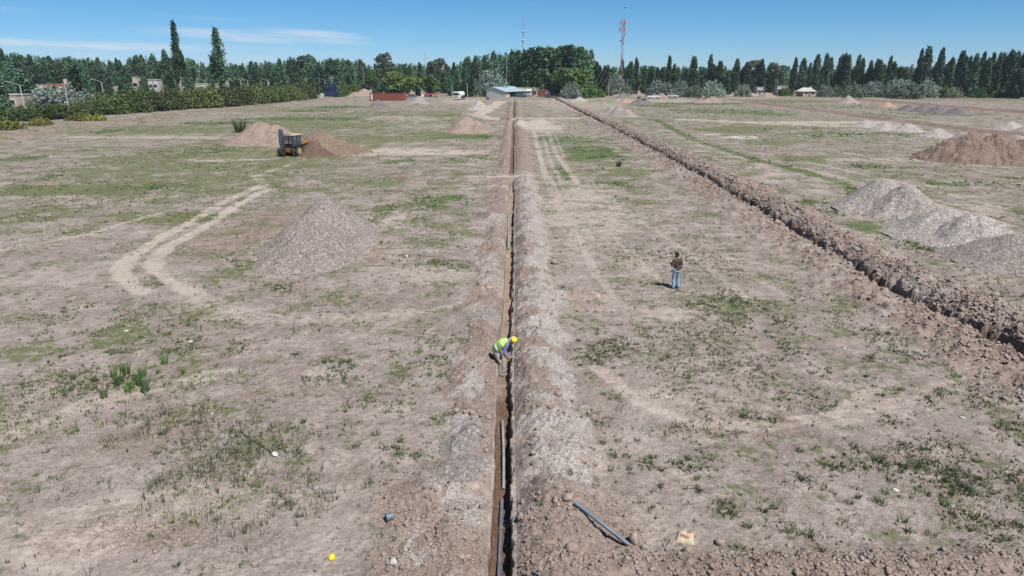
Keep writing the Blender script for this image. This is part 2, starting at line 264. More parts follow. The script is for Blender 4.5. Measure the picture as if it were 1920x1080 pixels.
    # cover
    grav_r = bm * (u > .0) * (u < 2.6) * (y < 72) * sstep(13.9, 15.0, y + .5 * fbm(x / .8, y / .8, 2, 83)) * sstep(-.45, .15, fbm(x / 1.1, y / 1.2, 3, 81) + .25 * np.sin(y * 4.6) + (u - 1.0) * .45)
    L[GRAV] = np.maximum(L[GRAV], grav_r * .95)
    L[GRAV] = np.maximum(L[GRAV], bm2 * .55 * sstep(.0, .6, fbm(x / 2., y / 2., 3, 82) + .1))
    L[GRAV] = np.maximum(L[GRAV], bm * (u < -.5) * (u > -2.4) * (y < 70) * .8 * sstep(.1, .5, fbm(x / 1.2, y / 1.6, 3, 84)))
    L[OLIVE] = np.maximum(L[OLIVE], .38 * np.clip(L[DENS], 0, 1)); L[OLIVE] = np.maximum(L[OLIVE], .22 + .1 * (y > 50))
    for k in (GREEN, OLIVE, STALK, DENS): L[k] = L[k] * np.clip(1 - .85 * L[PALE] ** 2, .05, 1)
    zone = ((u > .05) & (u < wr * .95) | (u < -wid) & (u > -wid - wl * .85)) & (y < 262) | (np.abs(v) < 2.6) & (y < 284)
    for k in (GREEN, OLIVE, STALK, DENS): L[k] = L[k] * np.where(zone, .12, 1.)
    for k in (GREEN, OLIVE, STALK, DENS): L[k] = L[k] * np.clip(1 - 1.25 * np.maximum(np.maximum(bm, inside), np.clip(-cut2 * 5, 0, 1)), 0, 1)
    soil = np.maximum(np.maximum(bm, bmb), L[TILL]) * (1 - L[GRAV])
    L[BROWN] = np.maximum(L[BROWN], .26 * bm2 * np.clip(1.3 - np.abs(v) / 2.2, 0, 1))
    wet = inside * np.interp(y + .8 * fbm(x / .4, y / .6, 3, 87), [18.0, 18.8, 21.5, 24.5, 60, 75], [1., .45, .6, .08, .1, .6]); tan = inside * (1 - wet)
    L[BROWN] = np.maximum(L[BROWN], np.maximum(wet, bmb * .0 + np.clip(-cut2 * 1.2, 0, .6)))
    return z, L, soil, tan
def gz(x, y): return float(terrain(np.array([float(x)]), np.array([float(y)]))[0])
# ------------------------------------------------------------------ materials
class NT:
    def __init__(s, name, rough=.9, spec=.2):
        s.m = bpy.data.materials.new(name); s.m.use_nodes = True; s.t = s.m.node_tree
        s.b = s.t.nodes['Principled BSDF']; s.b.inputs['Roughness'].default_value = rough
        s.b.inputs['Specular IOR Level'].default_value = spec
        s.co = s.t.nodes.new('ShaderNodeTexCoord').outputs['Object']
    def put(s, sock, v):
        if isinstance(v, (int, float)): sock.default_value = v
        elif isinstance(v, tuple): sock.default_value = v if len(v) == 4 or sock.type == 'VECTOR' else (*v, 1)
        else: s.t.links.new(v, sock)
    def noise(s, scale, detail=4, rough=.55, vec=None, color=False):
        n = s.t.nodes.new('ShaderNodeTexNoise'); s.put(n.inputs['Vector'], vec or s.co)
        n.inputs['Scale'].default_value = scale; n.inputs['Detail'].default_value = detail; n.inputs['Roughness'].default_value = rough
        return n.outputs[1 if color else 0]
    def vor(s, scale, vec=None, out='Distance', rnd=1.0):
        n = s.t.nodes.new('ShaderNodeTexVoronoi'); s.put(n.inputs['Vector'], vec or s.co); n.inputs['Scale'].default_value = scale
        n.inputs['Randomness'].default_value = rnd
        return n.outputs[out]
    def math(s, op, a, b=0.0, c=0.0):
        n = s.t.nodes.new('ShaderNodeMath'); n.operation = op
        for i, v in enumerate((a, b, c)): s.put(n.inputs[i], v)
        return n.outputs[0]
    def ss(s, v, lo, hi, a=0.0, b=1.0):
        n = s.t.nodes.new('ShaderNodeMapRange'); n.interpolation_type = 'SMOOTHSTEP'
        for i, q in enumerate((v, lo, hi, a, b)): s.put(n.inputs[i], q)
        return n.outputs[0]
    def mix(s, f, a, b, mode='MIX'):
        n = s.t.nodes.new('ShaderNodeMixRGB'); n.blend_type = mode
        for i, v in enumerate((f, a, b)): s.put(n.inputs[i], v)
        return n.outputs[0]
    def sep(s, v):
        n = s.t.nodes.new('ShaderNodeSeparateColor'); s.put(n.inputs[0], v); return n.outputs
    def attr(s, name):
        n = s.t.nodes.new('ShaderNodeAttribute'); n.attribute_name = name; return n
    def scl(s, x, y, z):
        n = s.t.nodes.new('ShaderNodeMapping'); s.put(n.inputs[0], s.co); n.inputs['Scale'].default_value = (x, y, z); return n.outputs[0]
    def rnd(s): return s.t.nodes.new('ShaderNodeObjectInfo').outputs['Random']
    def bump(s, h, strength, dist=.05, prev=None):
        n = s.t.nodes.new('ShaderNodeBump'); s.put(n.inputs['Height'], h); n.inputs['Strength'].default_value = strength; n.inputs['Distance'].default_value = dist
        if prev: s.t.links.new(prev, n.inputs['Normal'])
        return n.outputs[0]
    def col(s, v): s.put(s.b.inputs['Base Color'], v); return s
    def nrm(s, v): s.t.links.new(v, s.b.inputs['Normal']); return s
    def rgh(s, v): s.put(s.b.inputs['Roughness'], v); return s
M = {}
def paint(name, c, rough=.5, var=.15, spec=.4, metal=0.0, scale=3.0, dirt=.25):
    n = NT(name, rough, spec); k = n.noise(scale, 5)
    d = tuple(x * (1 - var) for x in c)
    base = n.mix(k, c, d)
    if dirt: base = n.mix(n.ss(n.noise(scale * 1.7, 6, .65), .52, .72, 0, dirt), base, (.26, .21, .17))
    n.col(base); n.b.inputs['Metallic'].default_value = metal; M[name] = n.m; return n.m
# --- the ground
def ground_material():
    n = NT('field_soil', .95, .1)
    a1, a2 = n.attr('cover_a'), n.attr('cover_b')
    s1, s2 = n.sep(a1.outputs['Color']), n.sep(a2.outputs['Color'])
    green, olive, pale, salt = s1[0], s1[1], s1[2], a1.outputs['Alpha']
    grav, brown, soil, tan = s2[0], s2[1], s2[2], a2.outputs['Alpha']
    big, mid, fin = n.noise(.13, 5, .6), n.noise(1.1, 6, .62), n.noise(7.5, 5, .7)
    grit = n.noise(38, 3, .7)
    m2, sp = n.noise(2.7, 5, .7), n.noise(19, 4, .75); lo = n.noise(.37, 5, .65)
    c = n.mix(n.ss(big, .38, .62), (.338, .286, .258), (.262, .217, .197))
    c = n.mix(n.ss(mid, .42, .66, 0, .75), c, (.222, .182, .165))
    c = n.mix(n.ss(mid, .50, .32, 0, .7), c, (.41, .352, .315))
    c = n.mix(n.ss(lo, .52, .66, 0, .55), c, (.205, .168, .147)); c = n.mix(n.ss(lo, .46, .34, 0, .55), c, (.42, .362, .325))
    c = n.mix(n.ss(m2, .52, .68, 0, .55), c, (.19, .15, .13)); c = n.mix(n.ss(m2, .45, .3, 0, .5), c, (.43, .365, .318))
    c = n.mix(n.ss(fin, .52, .66, 0, .75), c, (.135, .106, .092)); c = n.mix(n.ss(fin, .46, .32, 0, .5), c, (.45, .39, .345))  # dark specks, here and in sp, paint tiny soil shadows into the colour
    c = n.mix(n.ss(sp, .55, .68, 0, .8), c, (.10, .08, .07)); c = n.mix(n.ss(sp, .42, .3, 0, .5), c, (.5, .44, .395))
    # fresh spoil, pinkish
    so = n.mix(n.ss(mid, .35, .65), (.292, .228, .192), (.228, .174, .147))
    so = n.mix(n.ss(fin, .5, .66, 0, .75), so, (.15, .112, .093)); so = n.mix(n.ss(fin, .46, .3, 0, .55), so, (.42, .35, .305)); so = n.mix(n.ss(sp, .54, .68, 0, .85), so, (.11, .084, .07)); so = n.mix(n.ss(sp, .42, .3, 0, .5), so, (.48, .42, .375))  # same painted specks of crumb shadow on the spoil
    c = n.mix(n.math('MULTIPLY', soil, .92), c, so)
    # dusty tracks
    pf = n.ss(n.math('ADD', pale, n.math('ADD', n.math('MULTIPLY', n.math('SUBTRACT', m2, .5), 2.2), n.math('MULTIPLY', n.math('SUBTRACT', fin, .5), 1.6))), .22, .95)
    pc = n.mix(n.ss(sp, .4, .62), (.51, .44, .375), (.38, .32, .272))
    c = n.mix(n.math('MULTIPLY', pf, .9), c, pc)
    c = n.mix(n.math('MULTIPLY', tan, .95), c, n.mix(n.ss(fin, .35, .65), (.34, .26, .195), (.25, .185, .14)))
    bc = n.mix(n.ss(fin, .4, .66), (.155, .098, .066), (.098, .063, .045))
    bc = n.mix(n.ss(n.noise(21, 2), .66, .72), bc, (.42, .35, .28))
    c = n.mix(n.ss(n.math('ADD', brown, n.math('MULTIPLY', n.math('SUBTRACT', mid, .5), .7)), .15, .7), c, bc)
    # gravel
    vc = n.sep(n.vor(17, out='Color'))[0]; vf = n.sep(n.vor(43, out='Color'))[0]
    gc = n.mix(vc, (.285, .25, .226), (.42, .38, .35)); gc = n.mix(n.ss(vf, .76, .95, 0, .7), gc, (.58, .555, .525)); gc = n.mix(n.ss(vf, .3, .1, 0, .85), gc, (.115, .10, .092)); gc = n.mix(n.ss(mid, .45, .65, 0, .45), gc, so)
    gf = n.ss(n.math('ADD', grav, n.math('MULTIPLY', n.math('SUBTRACT', fin, .5), 1.3)), .2, .85)
    c = n.mix(gf, c, gc)
    sf = n.ss(n.math('ADD', salt, n.math('MULTIPLY', n.math('SUBTRACT', n.noise(2.2, 6, .7), .5), 1.6)), .45, .8)
    c = n.mix(n.math('MULTIPLY', sf, .8), c, (.56, .53, .49))
    # plant cover
    gn = n.noise(2.6, 8, .72); gb = n.noise(.42, 6, .65)
    pat = n.math('ADD', n.math('MULTIPLY', n.math('SUBTRACT', gn, .5), 3.2), n.math('MULTIPLY', n.math('SUBTRACT', n.math('ADD', gb, lo), 1.0), 1.9))
    of = n.ss(n.math('ADD', n.math('MULTIPLY', olive, 1.05), pat), .20, .72)
    of = n.math('MULTIPLY', of, n.ss(olive, .03, .14)); oc = n.mix(n.ss(gn, .38, .62), (.142, .152, .068), (.094, .118, .050)); oc = n.mix(n.ss(n.noise(.9, 4), .55, .7, 0, .6), oc, (.235, .20, .115))
    c = n.mix(n.math('MULTIPLY', of, .86), c, oc)
    wf = n.ss(n.math('ADD', n.math('MULTIPLY', green, 1.1), pat), .30, .78)
    wf = n.math('MULTIPLY', wf, n.ss(green, .03, .16)); wc = n.mix(n.ss(n.noise(6, 4), .36, .64), (.108, .155, .052), (.058, .090, .034))
    c = n.mix(n.math('MULTIPLY', wf, .84), c, wc)
    n.col(c)
    h = n.math('ADD', n.math('MULTIPLY', n.noise(16, 6, .72), 1.0), n.math('MULTIPLY', grit, .4))
    b = n.bump(h, .55, .06)
    b = n.bump(n.vor(30), .5, .03, b)
    n.nrm(b); M['ground'] = n.m
ground_material()
def heap_material(name, c1, c2, c3, stone=.5, sc=1.0):
    """loose earth or gravel: two tones, a stain, and stones of their own tone"""
    n = NT(name, .95, .1); mid, fin = n.noise(.7 * sc, 6, .6), n.noise(6 * sc, 5, .7)
    c = n.mix(n.ss(mid, .38, .62), c1, c2); c = n.mix(n.ss(fin, .5, .72, 0, .7), c, c3)
    v = n.sep(n.vor(15 * sc, out='Color')); w = n.sep(n.vor(6.5 * sc, out='Color'))
    c = n.mix(n.ss(v[0], .74, .92, 0, stone), c, tuple(min(.75, x * 1.9) for x in c1)); c = n.mix(n.ss(v[1], .7, .92, 0, stone), c, tuple(x * .42 for x in c2))
    c = n.mix(n.ss(w[0], .8, .95, 0, stone * .7), c, tuple(x * .55 for x in c2)); c = n.mix(n.ss(w[1], .85, .97, 0, stone * .8), c, tuple(min(.7, x * 1.6) for x in c1))
    n.col(c); b = n.bump(n.math('ADD', n.noise(12 * sc, 6, .75), n.math('MULTIPLY', n.vor(13 * sc), .6)), .8, .12); n.nrm(b); M[name] = n.m; return n.m
heap_material('grey_gravel', (.345, .298, .27), (.275, .238, .216), (.19, .163, .15), .6, 1.1)
heap_material('mound_gravel', (.325, .277, .249), (.262, .222, .2), (.185, .157, .143), .62, 1.15)
heap_material('fine_gravel', (.40, .36, .33), (.31, .275, .25), (.21, .187, .17), .7, 2.6)
heap_material('pale_gravel', (.385, .34, .31), (.30, .264, .242), (.21, .183, .168), .62, 1.0)
heap_material('white_gravel', (.42, .376, .343), (.325, .288, .262), (.235, .205, .187), .62, 1.0)
heap_material('dark_gravel', (.205, .185, .18), (.15, .136, .135), (.105, .095, .092), .6)
heap_material('pink_soil', (.335, .262, .220), (.27, .208, .173), (.185, .138, .114), .35)
heap_material('brown_soil', (.262, .192, .152), (.205, .148, .117), (.12, .084, .066), .35)
heap_material('orange_soil', (.40, .292, .225), (.33, .24, .185), (.24, .17, .13), .3)
heap_material('fresh_soil', (.18, .122, .095), (.14, .092, .072), (.09, .06, .047), .3)
# --- plants
def leaf_mat(name, a, b, c, sc=.7, rv=.36, trans=.0):
    n = NT(name, .62, .25); k = n.noise(sc, 3)
    base = n.mix(n.ss(k, .36, .64), a, b); base = n.mix(n.ss(n.noise(sc * 4.1, 2), .5, .7, 0, .7), base, c)
    hs = n.t.nodes.new('ShaderNodeHueSaturation'); n.put(hs.inputs['Color'], base)
    r = n.rnd(); n.put(hs.inputs['Value'], n.ss(r, 0, 1, 1 - rv, 1 + rv)); n.put(hs.inputs['Hue'], n.math('ADD', n.math('MULTIPLY', n.math('FRACT', n.math('MULTIPLY', r, 7.3)), .05), .475))
    n.col(hs.outputs[0]); M[name] = n.m; return n.m
leaf_mat('poplar_leaf', (0.073, 0.137, 0.074), (0.048, 0.097, 0.054), (0.112, 0.176, 0.091))
leaf_mat('poplar_light', (0.098, 0.186, 0.090), (0.068, 0.133, 0.068), (0.146, 0.233, 0.108))
leaf_mat('wood_leaf', (0.086, 0.166, 0.090), (0.055, 0.114, 0.063), (0.129, 0.218, 0.112))
leaf_mat('gum_leaf', (0.106, 0.140, 0.095), (0.069, 0.098, 0.065), (0.150, 0.166, 0.122))
leaf_mat('bright_leaf', (0.121, 0.190, 0.046), (0.081, 0.136, 0.037), (0.167, 0.230, 0.063))
leaf_mat('willow_leaf', (0.083, 0.152, 0.042), (0.055, 0.110, 0.033), (0.121, 0.182, 0.055))
leaf_mat('silver_leaf', (.235, .295, .24), (.165, .212, .17), (.32, .37, .315))
leaf_mat('grey_leaf', (.20, .26, .185), (.14, .19, .13), (.27, .33, .25))
leaf_mat('tamarisk_leaf', (.098, .132, .042), (.062, .092, .034), (.14, .168, .055), 1.1)
leaf_mat('yellow_leaf', (.25, .23, .045), (.15, .16, .04), (.33, .29, .06), 1.1)
leaf_mat('weed_leaf', (.098, .148, .058), (.066, .108, .044), (.15, .185, .078), 2.5)
leaf_mat('bright_weed', (.085, .17, .035), (.06, .125, .03), (.12, .205, .05), 2.5)
leaf_mat('stalk_leaf', (.125, .145, .095), (.085, .105, .070), (.17, .18, .12), 2.5)
leaf_mat('olive_grass', (.150, .155, .062), (.105, .122, .050), (.21, .195, .095), 1.5)
leaf_mat('straw', (.42, .35, .22), (.34, .28, .17), (.5, .43, .3), 2.5)
leaf_mat('dark_stalk', (.05, .055, .045), (.035, .04, .035), (.075, .08, .06), 2.5)
def bark(name, a, b):
    n = NT(name, .9, .1); n.col(n.mix(n.noise(1, 6, .6, n.scl(6, 6, 1)), a, b)); n.nrm(n.bump(n.noise(1, 5, .6, n.scl(14, 14, 2)), .6, .05)); M[name] = n.m
bark('bark', (.17, .145, .12), (.09, .075, .062)); bark('pale_bark', (.42, .36, .30), (.22, .185, .155)); bark('twig', (.12, .095, .075), (.07, .055, .045))
# ------------------------------------------------------------------ objects
def mesh_np(name, V, F, material, smooth=False, parent=None, loc=None, sizes=None):
    """one mesh object out of arrays; F: (n, 3|4) faces"""
    me = bpy.data.meshes.new(name); V = np.asarray(V, np.float32); F = np.asarray(F, np.int32); k = F.shape[1]
    me.vertices.add(len(V)); me.vertices.foreach_set('co', V.ravel())
    me.loops.add(F.size); me.loops.foreach_set('vertex_index', F.ravel())
    me.polygons.add(len(F)); me.polygons.foreach_set('loop_start', np.arange(0, F.size, k, dtype=np.int32)); me.polygons.foreach_set('loop_total', np.full(len(F), k, np.int32))
    if smooth: me.polygons.foreach_set('use_smooth', np.ones(len(F), bool))
    me.update(calc_edges=True); me.validate()
    me.materials.append(material)
    o = bpy.data.objects.new(name, me); COL.objects.link(o)
    if parent is not None: o.parent = parent
    if loc is not None: o.location = loc
    return o
def tag(o, label=None, cat=None, group=None, kind=None):
    if label: o['label'] = label
    if cat: o['category'] = cat
    if group: o['group'] = group
    if kind: o['kind'] = kind
    return o
def thing(name, label, cat, loc=(0, 0, 0), rz=0.0, group=None):
    o = bpy.data.objects.new(name, None); COL.objects.link(o); o.location = loc; o.rotation_euler = (0, 0, rz); o.empty_display_size = .3
    return tag(o, label, cat, group)
def dup(root, loc, rz=0.0, scale=(1, 1, 1), label=None, group=None):
    r = root.copy(); COL.objects.link(r); r.location = loc; r.rotation_euler = (0, 0, rz); r.scale = scale
    if label: r['label'] = label
    if group: r['group'] = group
    for ch in list(root.children):
        c = ch.copy(); COL.objects.link(c); c.parent = r
        for g in list(ch.children):
            d = g.copy(); COL.objects.link(d); d.parent = c
    return r
class MB:
    """collects boxes, bars and prisms into one mesh"""
    def __init__(s): s.v, s.f = [], []
    def add(s, vs, fs):
        k = len(s.v); s.v += [tuple(v) for v in vs]; s.f += [tuple(i + k for i in f) for f in fs]; return s
    def box(s, c, d, rz=0.0, rx=0.0, ry=0.0):
        m = Euler((rx, ry, rz)).to_matrix(); c = Vector(c)
        vs = [c + m @ Vector((i * d[0] / 2, j * d[1] / 2, k * d[2] / 2)) for i in (-1, 1) for j in (-1, 1) for k in (-1, 1)]
        return s.add(vs, [(0, 1, 3, 2), (4, 6, 7, 5), (0, 4, 5, 1), (2, 3, 7, 6), (0, 2, 6, 4), (1, 5, 7, 3)])
    def tube(s, pts, rad, n=8, cap=True, flat=1.0):
        pts = [Vector(p) for p in pts]; rad = rad if isinstance(rad, (list, tuple)) else [rad] * len(pts)
        d0 = (pts[1] - pts[0]).normalized(); up = Vector((0, 0, 1)) if abs(d0.z) < .9 else Vector((1, 0, 0))
        a = d0.cross(up).normalized(); rings = []
        for i, p in enumerate(pts):
            d = (pts[min(i + 1, len(pts) - 1)] - pts[max(i - 1, 0)]).normalized()
            a = (a - d * a.dot(d)).normalized(); b = d.cross(a)
            rings.append([p + (a * math.cos(2 * math.pi * k / n) + b * flat * math.sin(2 * math.pi * k / n)) * rad[i] for k in range(n)])
        fs = [(i * n + k, i * n + (k + 1) % n, (i + 1) * n + (k + 1) % n, (i + 1) * n + k) for i in range(len(pts) - 1) for k in range(n)]
        if cap: fs += [tuple(range(n))[::-1], tuple((len(pts) - 1) * n + k for k in range(n))]
        return s.add([v for r in rings for v in r], fs)
    def hollow(s, p0, p1, ro, ri, n=16):
        p0, p1 = Vector(p0), Vector(p1); d = (p1 - p0).normalized(); up = Vector((0, 0, 1)) if abs(d.z) < .9 else Vector((1, 0, 0)); a = d.cross(up).normalized(); b = d.cross(a)
        vs = [p + (a * math.cos(2 * math.pi * k / n) + b * math.sin(2 * math.pi * k / n)) * r for p, r in ((p0, ro), (p1, ro), (p1, ri), (p0, ri)) for k in range(n)]
        return s.add(vs, [(q * n + k, q * n + (k + 1) % n, ((q + 1) % 4) * n + (k + 1) % n, ((q + 1) % 4) * n + k) for q in range(4) for k in range(n)])
    def prism(s, outline, h0, h1, axis='y'):
        """outline of 2-D points pulled along an axis"""
        def P(u, w, t): return {'y': (u, t, w), 'x': (t, u, w), 'z': (u, w, t)}[axis]
        n = len(outline); vs = [P(u, w, h0) for u, w in outline] + [P(u, w, h1) for u, w in outline]
        return s.add(vs, [tuple(range(n)), tuple(range(2 * n - 1, n - 1, -1))] + [(i, i + n, (i + 1) % n + n, (i + 1) % n) for i in range(n)])
    def ball(s, c, r, n=10, m=6):
        c = Vector(c); r = r if isinstance(r, (tuple, list)) else (r, r, r)
        vs = [c + Vector((r[0] * math.sin(math.pi * j / m) * math.cos(2 * math.pi * k / n), r[1] * math.sin(math.pi * j / m) * math.sin(2 * math.pi * k / n), r[2] * math.cos(math.pi * j / m))) for j in range(1, m) for k in range(n)]
        vs += [c + Vector((0, 0, r[2])), c - Vector((0, 0, r[2]))]; t, b = len(vs) - 2, len(vs) - 1
        fs = [(j * n + k, (j + 1) * n + k, (j + 1) * n + (k + 1) % n, j * n + (k + 1) % n) for j in range(m - 2) for k in range(n)]
        fs += [(t, k, (k + 1) % n) for k in range(n)] + [(b, (m - 2) * n + (k + 1) % n, (m - 2) * n + k) for k in range(n)]
        return s.add(vs, fs)
    def build(s, name, material, parent=None, bevel=0.0, smooth=False, loc=None):
        me = bpy.data.meshes.new(name); me.from_pydata(s.v, [], s.f); me.validate()
        me.materials.append(material)
        o = bpy.data.objects.new(name, me); COL.objects.link(o)
        import bmesh
        bm = bmesh.new(); bm.from_mesh(me); bmesh.ops.recalc_face_normals(bm, faces=bm.faces); bm.to_mesh(me); bm.free()
        if smooth: me.polygons.foreach_set('use_smooth', np.ones(len(me.polygons), bool))
        if bevel:
            b = o.modifiers.new('edge', 'BEVEL'); b.width = bevel; b.segments = 2; b.limit_method = 'ANGLE'; b.angle_limit = R(35)
        if parent is not None: o.parent = parent
        if loc is not None: o.location = loc
        return o
# ------------------------------------------------------------------ the ground, one sheet to the horizon
def _steps(*segs):
    out = []
    for a, b, d in segs: out.append(np.arange(a, b, d))
    return np.concatenate(out + [[segs[-1][1]]])
def _ground():
    uc = _steps((-2600, -900, 140), (-900, -160, 9), (-160, -40, .7), (-40, -12, .14), (-12, -4, .055), (-4, -.75, .04), (-.75, .15, .018), (.15, 4, .035), (4, 12, .05), (12, 16, .08), (16, 23.5, .05), (23.5, 40, .14), (40, 160, .7), (160, 900, 9), (900, 2600, 140))
    ang = np.arange(41.6, 1.75, -.62 / 677 * 180 / math.pi * 1.0)
    yc = CAM_H / np.tan(np.radians(ang))
    yc = np.concatenate([np.arange(6, yc[0] - .1, .25), yc, _steps((yc[-1] + 12, 700, 25), (700, 3600, 200))])
    U, Y = np.meshgrid(uc, yc); Xs = U + xs(np.minimum(Y, 400)); sh = Xs.shape
    x, y = Xs.ravel(), Y.ravel()
    z, L, soil, tan = terrain(x, y, True)
    nx, ny = len(uc), len(yc)
    i = (np.arange(ny - 1)[:, None] * nx + np.arange(nx - 1)[None, :]).ravel()
    F = np.stack([i, i + 1, i + nx + 1, i + nx], 1)
    o = mesh_np('ground', np.stack([x, y, z], 1), F, M['ground'], smooth=True); o['kind'] = 'structure'
    o['label'] = 'dry pinkish earth of a levelled building plot cut by two trenches'
    fade = np.interp(y, [14, 24, 40, 60], [.15, .3, .7, 1.]); L[GREEN] = L[GREEN] * fade; L[OLIVE] = L[OLIVE] * (.45 + .55 * fade)   # up close the plants themselves are built
    for nm, ch in (('cover_a', (L[GREEN], L[OLIVE], L[PALE], L[SALT])), ('cover_b', (L[GRAV], L[BROWN], soil, tan))):
        a = o.data.attributes.new(nm, 'FLOAT_COLOR', 'POINT'); a.data.foreach_set('color', np.stack(ch, 1).astype(np.float32).ravel())
    print('ground', sh, len(F))
_ground()
# ------------------------------------------------------------------ loose cover: clods, weeds, stalks
def _ico(sub):
    import bmesh
    bm = bmesh.new(); bmesh.ops.create_icosphere(bm, subdivisions=sub, radius=1)
    bm.verts.ensure_lookup_table(); V = np.array([v.co[:] for v in bm.verts]); F = np.array([[v.index for v in f.verts] for f in bm.faces]); bm.free(); return V, F
def scatter_px(n, y0, y1, x0=-60, x1=1980):
    """ground points spread evenly over what the drone looks at"""
    px = RNG.uniform(x0, x1, n); py = RNG.uniform(y0, y1, n); v = (540 - py) / FPX; u = (px - 960) / FPX
    t = -CAM_H / (-_s + v * _c); return u * t, (_c + v * _s) * t
def clods():
    V0, F0 = _ico(2); V1, F1 = _ico(1)
    x, y = scatter_px(260000, 190, 1120)
    z, L, soil, tan = terrain(x, y, True)
    lum = np.clip(soil + .5 * L[GRAV], 0, 1) * (.3 + .7 * (fbm(x / .8, y / .8, 3, 91) > 0))
    lum = np.maximum(lum, .035) * (tan < .2)
    keep = RNG.random(len(x)) < lum * .30
    x, y, z = x[keep], y[keep], z[keep]
    # the second trench throws up far coarser lumps
    ye = 23 + 120 * RNG.random(16000) ** 1.7; xe = x2(ye) + RNG.normal(.7, 1.25, 16000); ze = terrain(xe, ye); q_ = ze > .16; xe, ye, ze = xe[q_], ye[q_], ze[q_]
    x, y, z = np.concatenate([x, xe]), np.concatenate([y, ye]), np.concatenate([z, ze]); d = np.hypot(x, y); k = len(x)
    size = (.013 + .034 * RNG.random(k) ** 3 + .045 * (RNG.random(k) > .98) * RNG.random(k)) * (1 + d / 80)
    size *= np.where(np.abs(x - x2(y)) < 4, 1.5, 1.)
    allV, allF, off = [], [], 0
    for (Vb, Fb), sel in (((V0, F0), d < 15), ((V1, F1), d >= 15)):
        m = np.nonzero(sel)[0]; nb = len(Vb)
        sc = size[m][:, None] * RNG.uniform(.6, 1.25, (len(m), 3)); a = RNG.random(len(m)) * 6.28
        jit = 1 + .3 * RNG.standard_normal((len(m), nb))
        P = Vb[None] * jit[..., None] * sc[:, None]; ca, sa = np.cos(a)[:, None], np.sin(a)[:, None]
        P = np.stack([P[..., 0] * ca - P[..., 1] * sa + x[m][:, None], P[..., 0] * sa + P[..., 1] * ca + y[m][:, None], P[..., 2] * .8 + (z[m] + size[m] * .22)[:, None]], -1)
        allV.append(P.reshape(-1, 3)); allF.append((Fb[None] + (np.arange(len(m)) * nb)[:, None, None]).reshape(-1, 3) + off); off += len(m) * nb
    n = NT('clod_soil', .95, .1); k_ = n.noise(1.3, 4); c = n.mix(n.ss(k_, .35, .65), (.33, .27, .232), (.235, .182, .153)); c = n.mix(n.ss(n.noise(9, 3), .55, .75, 0, .7), c, (.40, .355, .32)); n.col(c); n.nrm(n.bump(n.noise(40, 4, .7), .6, .02))
    o = mesh_np('clods', np.concatenate(allV), np.concatenate(allF), n.m); tag(o, 'loose lumps of dry earth strewn over the trench spoil', kind='stuff')
    print('clods', k)
clods()
def blades(x, y, z, h, spread, lean, w, nb):
    """nb thin bent blades per tuft at (x, y, z): two-quad strips"""
    k = len(x); T = k * nb; X = np.repeat(x, nb); Y = np.repeat(y, nb); Z = np.repeat(z, nb); Hh = np.repeat(h, nb) * RNG.uniform(.55, 1.15, T); S = np.repeat(spread, nb); Wd = np.repeat(w, nb)
    a = RNG.random(T) * 6.283; r = np.sqrt(RNG.random(T)) * S; bx, by = X + r * np.cos(a), Y + r * np.sin(a)
    b = a + RNG.normal(0, .6, T); ln = lean * RNG.uniform(.3, 1.2, T) * Hh; dx, dy = np.cos(b) * ln, np.sin(b) * ln
    t = RNG.random(T) * 3.1416; wx, wy = np.cos(t) * Wd, np.sin(t) * Wd
    P = np.stack([np.stack([bx - wx, by - wy, Z - .02], -1), np.stack([bx + wx, by + wy, Z - .02], -1),
                  np.stack([bx + dx * .4 + wx * .8, by + dy * .4 + wy * .8, Z + Hh * .6], -1), np.stack([bx + dx * .4 - wx * .8, by + dy * .4 - wy * .8, Z + Hh * .6], -1),
                  np.stack([bx + dx + wx * .15, by + dy + wy * .15, Z + Hh], -1), np.stack([bx + dx - wx * .15, by + dy - wy * .15, Z + Hh], -1)], 1).reshape(-1, 3)
    i = np.arange(T) * 6
    return P, np.concatenate([np.stack([i, i + 1, i + 2, i + 3], 1), np.stack([i + 3, i + 2, i + 4, i + 5], 1)])
